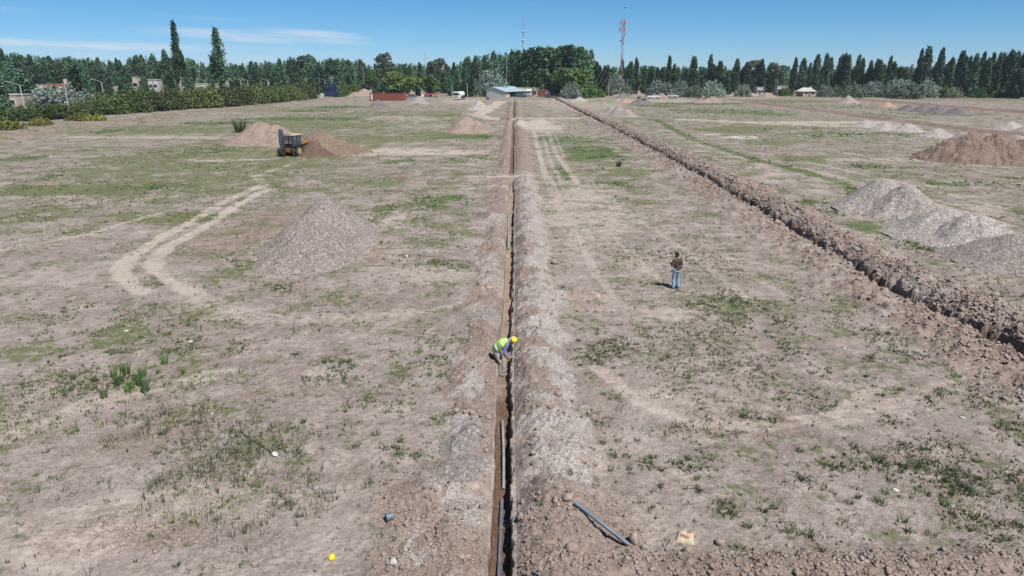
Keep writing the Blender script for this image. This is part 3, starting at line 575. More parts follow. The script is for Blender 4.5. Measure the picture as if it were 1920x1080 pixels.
def weeds():
    def field(n, y0, y1):
        x, y = scatter_px(n, y0, y1); q_ = np.abs(x - xs(y) + .25) > .75; x, y = x[q_], y[q_]; z, L, soil, tan = terrain(x, y, True); return x, y, z, L, fbm(x / .9, y / .9, 4, 95), fbm(x / 4, y / 4, 3, 96), np.hypot(x, y)
    # low rosettes and weed clumps
    x, y, z, L, n1, n2, d = field(260000, 186, 1110)
    p = (np.clip(L[DENS], 0, 1) * sstep(-.15, .5, n1 * .7 + n2 * .6 + .12) * .15 + .004) + L[GREEN] * sstep(-.25, .3, n1 + n2) * .55 + L[OLIVE] * sstep(.0, .5, n1 + n2) * .12
    p = p * np.clip(1 - 1.2 * L[PALE], .08, 1)
    m = RNG.random(len(x)) < p * 1.1
    x, y, z, L, d = x[m], y[m], z[m], [q[m] for q in L], d[m]; k = len(x)
    g = np.clip(L[GREEN], 0, 1)
    h = (.03 + .065 * RNG.random(k) ** 2 + .05 * g * RNG.random(k)) * (1 + d / 90); sp = (.02 + .075 * RNG.random(k) ** 2) * (1 + d / 60)
    P, F = blades(x, y, z, h, sp, .75, .0065 * (1 + d / 30) * np.ones(k), 9)
    tag(mesh_np('weeds', P, F, M['weed_leaf']), 'low dark green weeds dotted over the dry ground', kind='stuff')
    # thin upright stalks
    x, y, z, L, n1, n2, d = field(60000, 350, 1110)
    p = np.clip(L[STALK], 0, 1) * sstep(-.1, .5, n1 + .6 * n2 + .08)
    m = RNG.random(len(x)) < p * .45
    x, y, z, d = x[m], y[m], z[m], d[m]; k2 = len(x)
    P, F = blades(x, y, z, .12 + .26 * RNG.random(k2) ** 1.4, .03 + .06 * RNG.random(k2), .30, .0042 * (1 + d / 40), 5)
    tag(mesh_np('stalk_grass', P, F, M['stalk_leaf']), 'thin grey green grass stalks standing sparsely on bare soil', kind='stuff')
    # olive turf
    x, y, z, L, n1, n2, d = field(150000, 200, 1000)
    m = RNG.random(len(x)) < L[OLIVE] * sstep(-.1, .4, n1 + n2) * .5
    x, y, z, d = x[m], y[m], z[m], d[m]; k3 = len(x)
    P, F = blades(x, y, z, (.04 + .06 * RNG.random(k3)) * (1 + d / 130), (.05 + .12 * RNG.random(k3)) * (1 + d / 90), .6, .007 * (1 + d / 30), 7)
    tag(mesh_np('grass', P, F, M['olive_grass']), 'short yellowish green turf growing in patches on the plot', kind='stuff')
    # dead straw and dark dry twigs
    x, y, z, L, n1, n2, d = field(9000, 300, 1110)
    m = RNG.random(len(x)) < (.05 + .35 * L[STALK] + .12 * L[OLIVE]) * (n2 > -.05) * np.clip(1 - L[PALE], 0, 1)
    x, y, z, d = x[m], y[m], z[m], d[m]; k4 = len(x); q = RNG.random(k4) < .35
    P, F = blades(x[q], y[q], z[q], .05 + .14 * RNG.random(q.sum()), .10 + .1 * RNG.random(q.sum()), 1.2, .006 * (1 + d[q] / 40), 6)
    tag(mesh_np('dead_grass', P, F, M['straw']), 'bleached dead grass lying in wisps on the soil', kind='stuff')
    q = ~q; P, F = blades(x[q], y[q], z[q], .10 + .25 * RNG.random(q.sum()), .05 + .1 * RNG.random(q.sum()), .9, .0045 * (1 + d[q] / 40), 4)
    tag(mesh_np('dry_weeds', P, F, M['dark_stalk']), 'dark dry weed stems sticking up from the soil', kind='stuff')
    print('weeds', k, k2, k3, k4)
weeds()
# ------------------------------------------------------------------ heaps
def heap(name, label, cat, humps, material, res=.14, rough=.05, group=None, gully=.12, clod=0.0, seed=1, sharp=.035, stones=0):
    """a heap of loose material as one mound mesh: humps = (x, y, radius, height)"""
    cx = sum(h[0] for h in humps) / len(humps); cy = sum(h[1] for h in humps) / len(humps)
    x0 = min(h[0] - h[2] * 1.25 for h in humps); x1 = max(h[0] + h[2] * 1.25 for h in humps); y0 = min(h[1] - h[2] * 1.25 for h in humps); y1 = max(h[1] + h[2] * 1.25 for h in humps)
    X, Y = np.meshgrid(np.arange(x0, x1, res), np.arange(y0, y1, res)); x, y = X.ravel(), Y.ravel(); Z = np.full(x.shape, -.6)
    for hx, hy, r, h in humps:
        a = np.arctan2(y - hy, x - hx); d = np.hypot(x - hx, y - hy) / r
        d = d * (1 + gully * fbm(a * 2.2 + hx, a * 0 + hy, 3, seed)) + .10 * fbm(x / (r * .45), y / (r * .45), 3, seed + 3)
        z = h * (1 + .16 - np.sqrt(d * d + sharp)) / (1.16 - sharp ** .5) - .02
        z = np.where(z < .22 * h, z - (.22 * h - z) * -.35, z)
        Z = np.maximum(Z, z)
    Z = Z + rough * fbm(x / .6, y / .6, 4, seed + 5, .6) + rough * .6 * fbm(x / 2.2, y / 2.2, 3, seed + 6)
    if clod:
        d1, v1 = worley(x / .75, y / .75, seed + 8); d2, v2 = worley(x / .33, y / .33, seed + 9)
        Z = Z + (clod * np.clip(.55 - d1, 0, 1) * (v1 > .4) + clod * .5 * np.clip(.55 - d2, 0, 1) * (v2 > .4)) * (Z > .05)
    g = terrain(x, y)[0:1] if False else terrain(x, y); Zw = Z + g
    ny, nx = X.shape; i = (np.arange(ny - 1)[:, None] * nx + np.arange(nx - 1)[None, :]).ravel(); F = np.stack([i, i + 1, i + nx + 1, i + nx], 1)
    F = F[(Z[F] > -.10).any(1)]
    use = np.unique(F); remap = np.full(len(x), -1); remap[use] = np.arange(len(use))
    gc = gz(cx, cy)
    Vh, Fh = np.stack([x[use] - cx, y[use] - cy, Zw[use] - gc], 1), remap[F]
    if stones:                                               # stones lying on the slope and rolled to its foot
        Vi, Fi = _ico(1); ok = np.nonzero((Z > -.08))[0]; w = np.where(Z[ok] < .35, 3., 1.); j = RNG.choice(ok, stones, p=w / w.sum()); s = (.014 + .04 * RNG.random(stones) ** 3) * res / .08
        P = Vi[None] * (1 + .25 * RNG.standard_normal((stones, len(Vi), 1))) * (s[:, None] * RNG.uniform(.6, 1.3, (stones, 3)))[:, None] + np.stack([x[j] - cx, y[j] - cy, np.maximum(Zw[j], g[j]) - gc], 1)[:, None]
        k0 = len(Vh); Fs = (Fi[None] + (np.arange(stones) * len(Vi))[:, None, None]).reshape(-1, 3) + k0; Vh = np.concatenate([Vh, P.reshape(-1, 3)]); Fh = np.concatenate([np.concatenate([Fh[:, [0, 1, 2]], Fh[:, [0, 2, 3]]]), Fs])
    o = mesh_np(name, Vh, Fh, M[material], smooth=not stones, loc=(cx, cy, gc))
    return tag(o, label, cat, group)
def hp(px, base, hw, top, shift=0.0):
    """hump whose front foot shows at pixel row base, half as wide as 2*hw pixels, its top at pixel row top"""
    p = at(px, base); r = hw * mpp(p.y); yc = p.y + r * .8
    c = atY(px, base, yc); zt = atY(px, top, yc + .1 * r).z
    return (c.x * 1.0, yc, hw * mpp(yc) * 1.05, max(.35, zt))
heap('gravel_pile', 'large grey brown gravel heap between the curved tyre tracks and the trench', 'gravel pile',
     [(at(592, 470).x, 37.4, 2.3, 1.5), (at(605, 450).x, 39.8, 2.6, 2.15), (at(628, 440).x, 42.4, 2.75, 2.65), (at(582, 480).x, 39.0, 2.0, 1.35), (at(636, 430).x, 44.6, 2.5, 2.0)], 'mound_gravel', .08, .09, seed=3, sharp=.09, stones=1500, clod=.05)
heap('soil_pile', 'tall pink earth heap behind the digger', 'soil pile', [hp(492, 272, 52, 229), hp(520, 272, 42, 234)], 'pink_soil', .16, .09, seed=5, clod=.3, stones=400)
heap('soil_pile', 'brown earth heap being tipped beside the digger', 'soil pile', [(at(603, 285).x, 92.6, 3.9, 2.85), (at(632, 285).x, 93.0, 3.6, 1.7)], 'brown_soil', .13, .09, seed=6, clod=.3, stones=400)
heap('soil_mound', 'low dark fresh earth just spilled in front of the loader bucket', 'soil pile', [(at(590, 292).x, 88.7, 1.9, 1.2), (at(582, 290).x, 88.9, 1.4, .9), (at(604, 290).x, 89.2, 1.7, 1.0), (at(592, 288).x, 90.2, 1.9, 1.9)], 'fresh_soil', .1, .08, seed=7, clod=.15)
heap('gravel_pile', 'brown and grey heap beside the trench with weeds at its foot', 'gravel pile', [hp(872, 249, 32, 217), hp(893, 249, 26, 225)], 'pink_soil', .18, .06, seed=8)
heap('gravel_pile', 'small whitish gravel heap by the pale track near the shed', 'gravel pile', [hp(899, 206, 19, 189)], 'white_gravel', .25, .05, seed=9)
heap('gravel_pile', 'dark grey cone of gravel in front of the red container', 'gravel pile', [hp(709, 203, 16, 187)], 'dark_gravel', .25, .04, seed=10)
heap('gravel_pile', 'brown grey heap just before the parked blue car', 'gravel pile', [hp(786, 195, 17, 180)], 'grey_gravel', .25, .05, seed=11)
heap('soil_pile', 'wide pinkish earth bank behind the red container', 'soil pile', [hp(682, 182, 20, 169), hp(700, 181, 18, 168), hp(665, 183, 16, 174)], 'pink_soil', .35, .08, seed=12)
heap('gravel_pile', 'long pale gravel heap beyond the second trench', 'gravel pile', [hp(1145, 218, 17, 199), hp(1160, 219, 19, 199), hp(1174, 220, 18, 204)], 'grey_gravel', .22, .05, seed=13)
heap('gravel_pile', 'small pale gravel heap near the white tipper trailer', 'gravel pile', [hp(1086, 189, 12, 181)], 'white_gravel', .3, .05, seed=14)
heap('gravel_pile', 'dark grey gravel heap at the foot of the lattice tower', 'gravel pile', [hp(1168, 184, 12, 174)], 'dark_gravel', .3, .05, seed=15)
heap('soil_pile', 'small orange sand heap in front of the dark gravel near the tower', 'soil pile', [hp(1173, 193, 12, 184)], 'orange_soil', .3, .05, seed=16)
heap('gravel_pile', 'grey heap with green weeds growing on its crest', 'gravel pile', [hp(1200, 196, 17, 182), hp(1209, 196, 14, 184)], 'dark_gravel', .28, .06, seed=17)
heap('soil_pile', 'pink cone of earth between the white pickup and the white car', 'soil pile', [hp(1241, 184, 11, 175)], 'pink_soil', .3, .05, seed=18)
heap('soil_pile', 'pale earth bank between the tower base and the pickup', 'soil pile', [hp(1205, 180, 25, 175), hp(1160, 181, 12, 176)], 'pink_soil', .4, .05, seed=38)
heap('soil_pile', 'weedy brown earth heap beyond the field near the silver bushes', 'soil pile', [hp(1318, 193, 18, 179), hp(1335, 193, 14, 181)], 'pink_soil', .3, .08, seed=19, clod=.2)
heap('gravel_pile', 'long low grey heap in front of the poplar row', 'gravel pile', [hp(1383, 180, 15, 171), hp(1402, 180, 18, 172)], 'grey_gravel', .35, .06, seed=20)
heap('soil_pile', 'brown heap touching the long grey heap before the poplars', 'soil pile', [hp(1437, 183, 15, 173)], 'pink_soil', .35, .07, seed=21)
heap('soil_pile', 'low earth heap at the near end of the long grey heap', 'soil pile', [hp(1352, 181, 12, 174)], 'pink_soil', .35, .06, seed=39)
heap('gravel_pile', 'brown grey cone standing alone in the green strip by the far bushes', 'gravel pile', [hp(1590, 194, 16, 179)], 'grey_gravel', .28, .05, seed=22)
heap('soil_pile', 'small rounded orange sand heap', 'soil pile', [hp(1663, 201, 15, 191)], 'orange_soil', .28, .05, seed=23)
heap('gravel_pile', 'very long dark grey gravel ridge', 'gravel pile', [hp(1705, 209, 20, 195), hp(1732, 211, 22, 195), hp(1762, 214, 24, 197), hp(1795, 216, 24, 201)], 'dark_gravel', .28, .07, seed=24)
for q, (px, b, hw, t, lab) in enumerate(((1622, 239, 21, 223, 'pinkish white gravel cone, first of the pale row'), (1660, 246, 24, 229, 'pale gravel cone touching a twin beside the green weeds'), (1700, 248, 25, 231, 'pale gravel cone at the end of the touching three'), (1757, 258, 26, 240, 'whitest gravel cone, standing apart behind the big brown heap'))):
    heap('gravel_pile', lab, 'gravel pile', [hp(px, b, hw, t)], 'white_gravel', .2, .05, seed=25 + q, group='pale gravel cones in a row')
heap('soil_pile', 'huge cloddy brown earth heap with a dug face', 'soil pile', [hp(1775, 303, 46, 263), hp(1810, 305, 58, 251), hp(1860, 306, 60, 253), hp(1925, 308, 60, 262)], 'brown_soil', .13, .16, seed=30, clod=.55, sharp=.08, stones=900)
heap('gravel_pile', 'broad grey gravel bank behind the huge brown heap', 'gravel pile', [hp(1800, 275, 30, 247), hp(1845, 280, 40, 249), hp(1900, 285, 46, 252), hp(1960, 290, 46, 256)], 'grey_gravel', .2, .06, seed=31)
heap('gravel_pile', 'cream gravel cone at the edge of the field beyond the brown heap', 'gravel pile', [hp(1893, 245, 26, 227)], 'white_gravel', .22, .05, seed=32)
heap('gravel_pile', 'grey gravel cone next to the cream cone', 'gravel pile', [hp(1932, 249, 26, 233)], 'grey_gravel', .22, .05, seed=33)
heap('gravel_pile', 'wide rounded grey pink gravel heap at the end of the green weed strip', 'gravel pile', [hp(1650, 402, 72, 333), hp(1690, 412, 60, 345), hp(1618, 395, 40, 350)], 'pale_gravel', .09, .05, seed=34, sharp=.05, stones=900)
heap('gravel_pile', 'pale gravel heap in the middle of the large overlapping row', 'gravel pile', [hp(1765, 455, 84, 388), hp(1820, 470, 76, 397)], 'white_gravel', .08, .04, seed=35, sharp=.04, stones=900)
heap('gravel_pile', 'dark grey gravel heap cut by the picture edge', 'gravel pile', [hp(1900, 510, 95, 437), hp(1990, 525, 90, 450)], 'grey_gravel', .08, .05, seed=36, sharp=.04, stones=900)
heap('gravel_pile', 'small gravel shoulder joining the two pale heaps', 'gravel pile', [hp(1850, 440, 34, 408)], 'white_gravel', .09, .04, seed=37, stones=900)
for px, py, r, h, lab in ((862, 838, .52, .30, 'pale gravel spill on the spoil beside the trench, above the yellow ball'), (858, 893, .55, .26, 'second pale gravel spill lower along the same spoil bank'), (905, 600, .6, .3, 'small gravel spill on the spoil before the bending worker')):
    p = at(px, py); heap('gravel_spill', lab, 'gravel pile', [(p.x, p.y, r, h), (p.x + .25, p.y + .35, r * .8, h * .8)], 'fine_gravel', .03, .03, seed=50 + px, stones=260)
heap('soil_mound', 'small brown earth mound where the pale track crosses the trench', 'soil pile', [hp(947, 225, 9, 217)], 'brown_soil', .2, .05, seed=40)
heap('soil_mound', 'small dark earth mound beside the second trench', 'soil pile', [hp(1088, 220, 10, 213)], 'brown_soil', .2, .05, seed=41)
# ------------------------------------------------------------------ trees
def leaf_cloud(P, size, up=.35, flat=0.0):
    """leaf clumps: one small bent leaf spray (two triangles folded) at each point"""
    n = len(P); N = RNG.standard_normal((n, 3)); N[:, 2] += up; N /= np.linalg.norm(N, axis=1)[:, None]
    A = RNG.standard_normal((n, 3)); A -= N * (A * N).sum(1)[:, None]; A /= np.linalg.norm(A, axis=1)[:, None]; B = np.cross(N, A)
    s = (size * RNG.uniform(.55, 1.35, n))[:, None]
    V = np.stack([P - A * s, P - B * s * .62 + N * s * .18, P + A * s, P + B * s * .62 + N * s * .18], 1).reshape(-1, 3)
    i = np.arange(n) * 4
    return V, np.concatenate([np.stack([i, i + 1, i + 2], 1), np.stack([i, i + 2, i + 3], 1)])
def clumpy(centres, rad, per, squash=(1, 1, 1)):
    P = np.repeat(centres, per, 0); D = RNG.standard_normal(P.shape); D /= np.linalg.norm(D, axis=1)[:, None]
    return P + D * (RNG.random(len(P)) ** .5)[:, None] * np.repeat(rad, per)[:, None] * np.array(squash)
def trunk_mesh(h, r, limbs=5, spread=2.0, start=.3, bend=.3, seed=0):
    rg = random.Random(seed); m = MB(); p = [(0, 0, -.4)]
    for k in range(1, 7): p.append((rg.uniform(-bend, bend) * k / 6, rg.uniform(-bend, bend) * k / 6, h * k / 6))
    m.tube(p, [r * (1.25 if k == 0 else 1 - .14 * k) for k in range(7)], 7)
    for k in range(limbs):
        t = start + (1 - start) * k / max(1, limbs); z = h * t; a = rg.random() * 6.28; L = spread * rg.uniform(.6, 1.1) * (1.15 - t * .6)
        base = Vector((0, 0, z)); e = Vector((math.cos(a) * L, math.sin(a) * L, z + L * rg.uniform(.5, 1.1)))
        m.tube([base, base.lerp(e, .5) + Vector((0, 0, -.12 * L)), e], [r * .42, r * .26, r * .06], 5)
    return m
PROTO = {}
def plant(kind, name, crown_pts, size, leafm, trunk, barkm, up=.35, cname='crown', tname='trunk'):
    root = thing(name, 'x x', 'tree'); V, F = leaf_cloud(crown_pts, size, up)
    mesh_np(cname, V, F, M[leafm], parent=root)
    if trunk is not None: trunk.build(tname, M[barkm], root, smooth=True)
    PROTO.setdefault(kind, []).append(root); return root
def poplar_pts(h, R_, n, base=.08, top=.8, seed=0, ragged=.25):
    """upright poplar: many steep plumes round a stem"""
    k = int(n / 14); t = base + (1 - base) * RNG.random(k) ** .85
    prof = np.minimum(1, (t - base + .03) / .16) ** .7 * np.clip(1.03 - t, 0, 1) ** .55 * (1 + ragged * (RNG.random(k) - .5))
    a = RNG.random(k) * 6.283; r = R_ * prof * np.sqrt(RNG.uniform(.12, 1, k))
    C = np.stack([r * np.cos(a), r * np.sin(a), t * h], 1)
    return clumpy(C, np.full(k, R_ * .30), 14, (.75, .75, 2.3))
def round_pts(h, R_, n, lobes=9, low=.25, seed=0, cr=.30, vr=None, air=1.0):
    rg = np.random.default_rng(seed); vr = vr or h * (1 - low) / 2; cz = h * low + vr
    a = rg.random(lobes) * 6.283; ph = np.arccos(rg.uniform(-.75, .95, lobes)); L = np.stack([np.sin(ph) * np.cos(a) * R_ * .62, np.sin(ph) * np.sin(a) * R_ * .62, np.cos(ph) * vr * .62 + cz], 1)
    lr = R_ * rg.uniform(.34, .56, lobes); per = int(n / lobes / 11); out = []
    for c, q in zip(L, lr):
        D = RNG.standard_normal((per, 3)); D /= np.linalg.norm(D, axis=1)[:, None]; D[:, 2] = np.where(D[:, 2] < -.35, -D[:, 2], D[:, 2])
        C = c + D * (q * RNG.uniform(.55, 1.0, per) ** (1 / air))[:, None]; C[:, 2] = np.maximum(C[:, 2], .25)
        out.append(clumpy(C, np.full(per, R_ * cr * .5), 11, (1, 1, .8)))
    return np.concatenate(out)
def bush_pts(h, R_, n, seed=0):
    rg = np.random.default_rng(seed); k = int(n / 10); a = rg.random(k) * 6.283; u = rg.random(k) ** .5; z = np.sqrt(np.clip(1 - u * u, 0, 1)) * rg.uniform(.35, 1.05, k)
    bump_ = 1 + .22 * np.sin(a * 3 + seed) + .14 * np.sin(a * 5 + 2 * seed)
    C = np.stack([u * np.cos(a) * R_ * bump_, u * np.sin(a) * R_ * bump_, np.maximum(.15, z * h * (.85 + .2 * np.sin(a * 4 + seed)))], 1)
    return clumpy(C, np.full(k, .34 * min(h, R_) * .6), 10, (1, 1, 1.2))
for q in range(5): plant('poplar', 'poplar_tree', poplar_pts(18, (2.0, 2.4, 1.8, 2.8, 2.1)[q], 3800, .05, ragged=.8), .36, 'poplar_leaf', trunk_mesh(14, .28, 4, .8, .3, .15, q), 'bark', .6)
for q in range(2): plant('tall_poplar', 'poplar_tree', np.concatenate([poplar_pts(25, 2.4, 2500, .42, ragged=1.7) + np.array([.25 * q, 0, 0]), poplar_pts(16, 1.7, 900, .55, ragged=1.1) + np.array([1.5 - 3 * q, .2, 0]), poplar_pts(14.5, 2.0 + q * .6, 700 + 500 * q, .5, ragged=1.1) + np.array([.9 * (2 * q - 1), -.3, 0])]), .33, 'poplar_leaf', trunk_mesh(20, .62, 6, 2.0, .25, .35, q + 40), 'pale_bark', .6)
def wood_pts(h, R_, n, seed):
    rg = np.random.default_rng(seed); out = []
    for k in range(7):                                       # several upright crowns grown together
        a, r = rg.random() * 6.28, R_ * .55 * rg.random() ** .5; hh = h * rg.uniform(.72, 1.0) if k else h
        out.append(poplar_pts(hh, R_ * rg.uniform(.5, .72), n // 7, .03, ragged=.8) + np.array([r * math.cos(a), r * math.sin(a), 0]) * (1 if k else .2))
    return np.concatenate(out)
for q in range(4): plant('wood', 'poplar_tree', wood_pts(17, (3.6, 3.2, 4.2, 3.4)[q], 6500, 60 + q), .44, ('wood_leaf', 'poplar_light', 'wood_leaf', 'poplar_leaf')[q], trunk_mesh(13, .30, 5, 2.2, .3, .3, q + 10), 'bark', .5)
for q in range(2): plant('gum', 'eucalyptus_tree', round_pts(20, 5.4, 5200, 15, .28, 80 + q, .30, air=.8), .42, 'gum_leaf', trunk_mesh(16, .42, 9, 5.2, .35, .6, q + 20), 'pale_bark', .5)
for q in range(2): plant('bright', 'broadleaf_tree', round_pts(10, 5.2, 5200, 12, .16, 90 + q, .28), .36, 'bright_leaf', trunk_mesh(6, .4, 6, 4, .3, .3, q + 30), 'bark', .6)
plant('willow', 'willow_tree', round_pts(13, 6.5, 6400, 13, .06, 95, .26), .38, 'willow_leaf', trunk_mesh(8, .5, 7, 4.5, .3, .3, 33), 'bark', .5)
for q in range(3): plant('silver', 'silver_tree', bush_pts(6, 4.4, 4200, 3 + q), .27, ('silver_leaf', 'silver_leaf', 'grey_leaf')[q], trunk_mesh(3.4, .25, 7, 2.6, .15, .3, q + 50), 'bark', .5)
for q in range(4): plant('tamarisk', 'tamarisk_bush', bush_pts(4.6, 4.2, 4200, 11 + q), .25, 'tamarisk_leaf', trunk_mesh(2.4, .14, 9, 2.6, .1, .3, q + 60), 'twig', .9, 'foliage', 'stem')
plant('yellow', 'yellow_bush', bush_pts(1.7, 2.4, 2200, 31), .17, 'yellow_leaf', trunk_mesh(.9, .08, 7, 1.3, .1, .2, 66), 'twig', .9, 'foliage', 'stem')
plant('green_bush', 'green_bush', bush_pts(4.2, 3.4, 3200, 41), .26, 'willow_leaf', trunk_mesh(2.2, .14, 7, 2., .1, .2, 67), 'twig', .6, 'foliage', 'stem')
_h0 = dict(poplar=18, tall_poplar=25, wood=17, gum=20, bright=10, willow=13, silver=6, tamarisk=5.0, yellow=1.9, green_bush=4.5)
_used = set(); _ti = [0]
CATS = dict(silver='tree', tamarisk='bush', yellow='bush', green_bush='bush')
def grow(kind, px, top, Y, label, group=None, wide=1.0, var=None, base=None):
    """a plant of a kind whose top shows at (px, top) and that stands at distance Y"""
    L = PROTO[kind]; _ti[0] += 1; v = (var if var is not None else _ti[0]) % len(L); src = L[v]
    h = atY(px, top, Y).z; x = atY(px, 185, Y).x; k = h / _h0[kind]; s = (wide * (k * .55 + .45), wide * (k * .55 + .45), k); rz = random.random() * 6.28
    z = gz(x, Y) if Y < 340 else 0.0
    if (kind, v) not in _used:
        _used.add((kind, v)); src.location = (x, Y, z); src.rotation_euler = (0, 0, rz); src.scale = s; o = src
        if label: o['label'] = label
        if group: o['group'] = group
    else: o = dup(src, (x, Y, z), rz, s, label, group)
    o['category'] = CATS.get(kind, 'tree')
    if kind == 'tall_poplar': o.rotation_euler.z = 0
    return o
grow('tall_poplar', 343, 43, 228, 'tallest thin poplar with a bare forked trunk rising from the hedge', wide=.85, var=0)
grow('tall_poplar', 417, 57, 232, 'tall ragged poplar with a thick pale trunk, second above the hedge', wide=1.15, var=1)
# row of narrow poplars along the far side
ROW = [(1116,119),(1123,124),(1132,125),(1138,124),(1164,115),(1180,119),(1190,110),(1206,125),(1219,126),(1230,128),(1239,129),(1251,107),(1261,122),(1267,128),(1284,132),(1296,110),(1314,127),(1327,105),(1332,123),(1339,127),(1345,118),(1350,131),(1361,134),(1376,113),(1394,119),(1399,124),(1422,113),
 (1484,110),(1499,112),(1512,120),(1524,106),(1541,103),(1549,110),(1569,106),(1575,103),(1581,107),(1600,105),(1608,111),(1624,116),(1635,113),(1640,116),(1649,122),(1659,107),(1667,118),(1714,95),(1726,92),(1730,105),(1752,93),(1764,122),(1773,110),(1790,100),(1798,107),(1806,107),(1817,104),(1830,100),(1840,112),(1848,101),(1860,101),(1866,102),(1872,110),(1880,98),(1886,104),(1892,99),(1905,101),(1911,105),(1919,90),(1932,96),(1945,100)]
SPECIAL = {(1190,110): 'tall narrow poplar just beside the red and white tower', (1251,107): 'tallest poplar of the stretch between the tower and the white car', (1296,110): 'lone tall poplar standing above the round silver bushes', (1327,105): 'tallest spire poplar beyond the weedy brown heap', (1376,113): 'slender poplar above the long grey heap', (1541,103): 'broad dark poplar over the white roofed hut', (1659,107): 'dark poplar directly behind the silver thicket', (1714,95): 'first of the tall leaning poplars over the silver bushes', (1726,92): 'highest poplar of the tall pair over the silver bushes', (1752,93): 'tall solitary poplar beside the yellow green shrub', (1919,90): 'tall dark poplar cut by the picture edge', (1164,115): 'poplar right behind the base of the red and white tower', (1422,113): 'dark poplar beside the round gum tree crown'}
def seg(px): return (('between grove and lattice tower', 1165), ('between lattice tower and white car', 1275), ('behind the round silver bushes', 1370), ('between the long grey heap and the gum trees', 1470), ('around the white roofed hut', 1620), ('above the silver thicket', 1770), ('in the dense stand at the far corner', 9999))
for px, top in ROW:
    s = next(a for a, b in seg(px) if px < b); sp = SPECIAL.get((px, top))
    grow('poplar', px, top, 322 + (px * 7 % 23) - (25 if px > 1700 else 0), sp or 'dark narrow poplar ' + s, None if sp else 'poplars ' + s, .95 + .25 * ((px * 13) % 7) / 7)
for k in range(44):
    px = 1112 + k * 19.3 + random.uniform(-5, 5); top = random.uniform(128, 142) if px < 1700 else random.uniform(112, 132)
    s = next(a for a, b in seg(px) if px < b)
    grow(random.choice(['wood', 'poplar', 'wood']), px, top, 345 + random.uniform(0, 25), 'lower dark tree filling gaps ' + s, 'lower trees ' + s, random.uniform(.9, 1.3))
grow('gum', 1410, 110, 345, 'round crowned gum tree with brownish leaves above the poplars'); grow('gum', 1450, 108, 330, 'airy gum tree with a gap in its crown, beside the hut'); 
grow('gum', 724, 96, 372, 'big brownish gum tree above the bright green tree'); grow('gum', 820, 100, 380, 'rounded gum tree between the thin mast and the grove'); grow('gum', 578, 101, 392, 'gum tree topping the wood behind the lamp row'); grow('gum', 1685, 117, 335, 'pale gum tree behind the silver thicket')
# the wood on the other side and at the back
SKY_ = [(-30, 92), (0, 92), (30, 100), (100, 103), (150, 108), (200, 112), (255, 110), (275, 101), (310, 108), (350, 106), (400, 119), (440, 122), (480, 118), (505, 115), (540, 110), (580, 106), (620, 108), (670, 110), (700, 117), (750, 116), (800, 119), (850, 120), (880, 108), (915, 100), (950, 97), (985, 97), (1000, 94), (1030, 92), (1060, 90), (1085, 92), (1100, 104), (1106, 118)]
def skyl(px): return float(np.interp(px, [a for a, b in SKY_], [b for a, b in SKY_]))
def wseg(px): return 'in the wood behind the white houses' if px < 330 else 'in the wood behind the two tall poplars' if px < 480 else 'in the wood behind the lamp row' if px < 690 else 'behind the bright green tree' if px < 870 else 'in the thick grove behind the shed'
for row, (Y0, dy, n) in enumerate(((385, 0, 62), (345, 13, 56), (308, 30, 34))):
    for k in range(n):
        px = -25 + (1130 * (k + random.random() * .7) / n)
        if row == 2 and (px > 640 and px < 700 or px > 905 and px < 1040): continue
        if row == 2 and any(abs(px - h) < 22 for h in (110, 222, 258, 292, 388, 425)): continue
        d = 0 if px > 200 else 45 * (1 - px / 200)
        top = skyl(px) + dy * (.75 if px > 900 else 1) + random.uniform(-1, 9) * (1 if row else .8)
        s = wseg(px); kind = random.choice(['wood', 'wood', 'poplar', 'wood']) if px < 700 or px > 990 else random.choice(['wood', 'poplar', 'poplar'])
        grow(kind, px, top, Y0 - d + random.uniform(-10, 10), ('dark upright tree ' if kind == 'poplar' else 'dense green tree ') + s, ('upright trees ' if kind == 'poplar' else 'dense trees ') + s, random.uniform(.95, 1.35))
for px, top in ((10, 93), (22, 95)): grow('poplar', px, top, 300, 'leaning dark poplar above the first street lamp', 'leaning poplars above the first lamp', .8)
grow('wood', 150, 124, 212, 'big dark tree between the silver bush and the second lamp', wide=1.1, var=3); grow('wood', 192, 135, 226, 'dark tree right behind the second lamp', wide=.9, var=3); grow('wood', 45, 132, 185, 'dark tree behind the first lamp pole', wide=1.15, var=0); grow('wood', 205, 150, 220, 'dark tree between second lamp and white house', wide=.7, var=2); grow('wood', 402, 148, 245, 'small dark tree by the flat white house', wide=.5, var=1); grow('wood', 5, 140, 165, 'light green tree at the edge beyond the hedge end', wide=.8, var=1)
grow('wood', 236, 146, 222, 'dark bushy tree hiding part of the white house', wide=.8, var=0); grow('poplar', 320, 97, 262, 'dark poplar beside the tallest bare trunked one', wide=1.1); grow('wood', 274, 145, 232, 'dense dark tree between two white gables', wide=.7, var=2); grow('wood', 325, 138, 240, 'dark tree under the tallest poplar', wide=.8, var=3)
grow('bright', 757, 137, 300, 'bright yellow green tree beyond the red container', wide=1.6, var=0); grow('bright', 800, 145, 306, 'lower bright green tree shading the white roof', wide=1.3, var=1); grow('bright', 702, 133, 318, 'light green tree at the end of the hedge', wide=.8, var=1)
grow('willow', 1067, 125, 296, 'large fresh green willow by the white tank', wide=1.5); grow('green_bush', 1088, 148, 290, 'dark green tall bush at the foot of the willow', wide=1.1); grow('wood', 848, 143, 318, 'dark green tree behind the white truck', wide=.75, var=0); grow('bright', 870, 150, 312, 'small green tree between truck and silver tree', wide=.55, var=0)
grow('silver', 923, 133, 312, 'tall silver leaved tree behind the shed roof', wide=1.15, var=0); grow('silver', 1072, 157, 286, 'blue grey bush at the foot of the willow', wide=1.0, var=1)
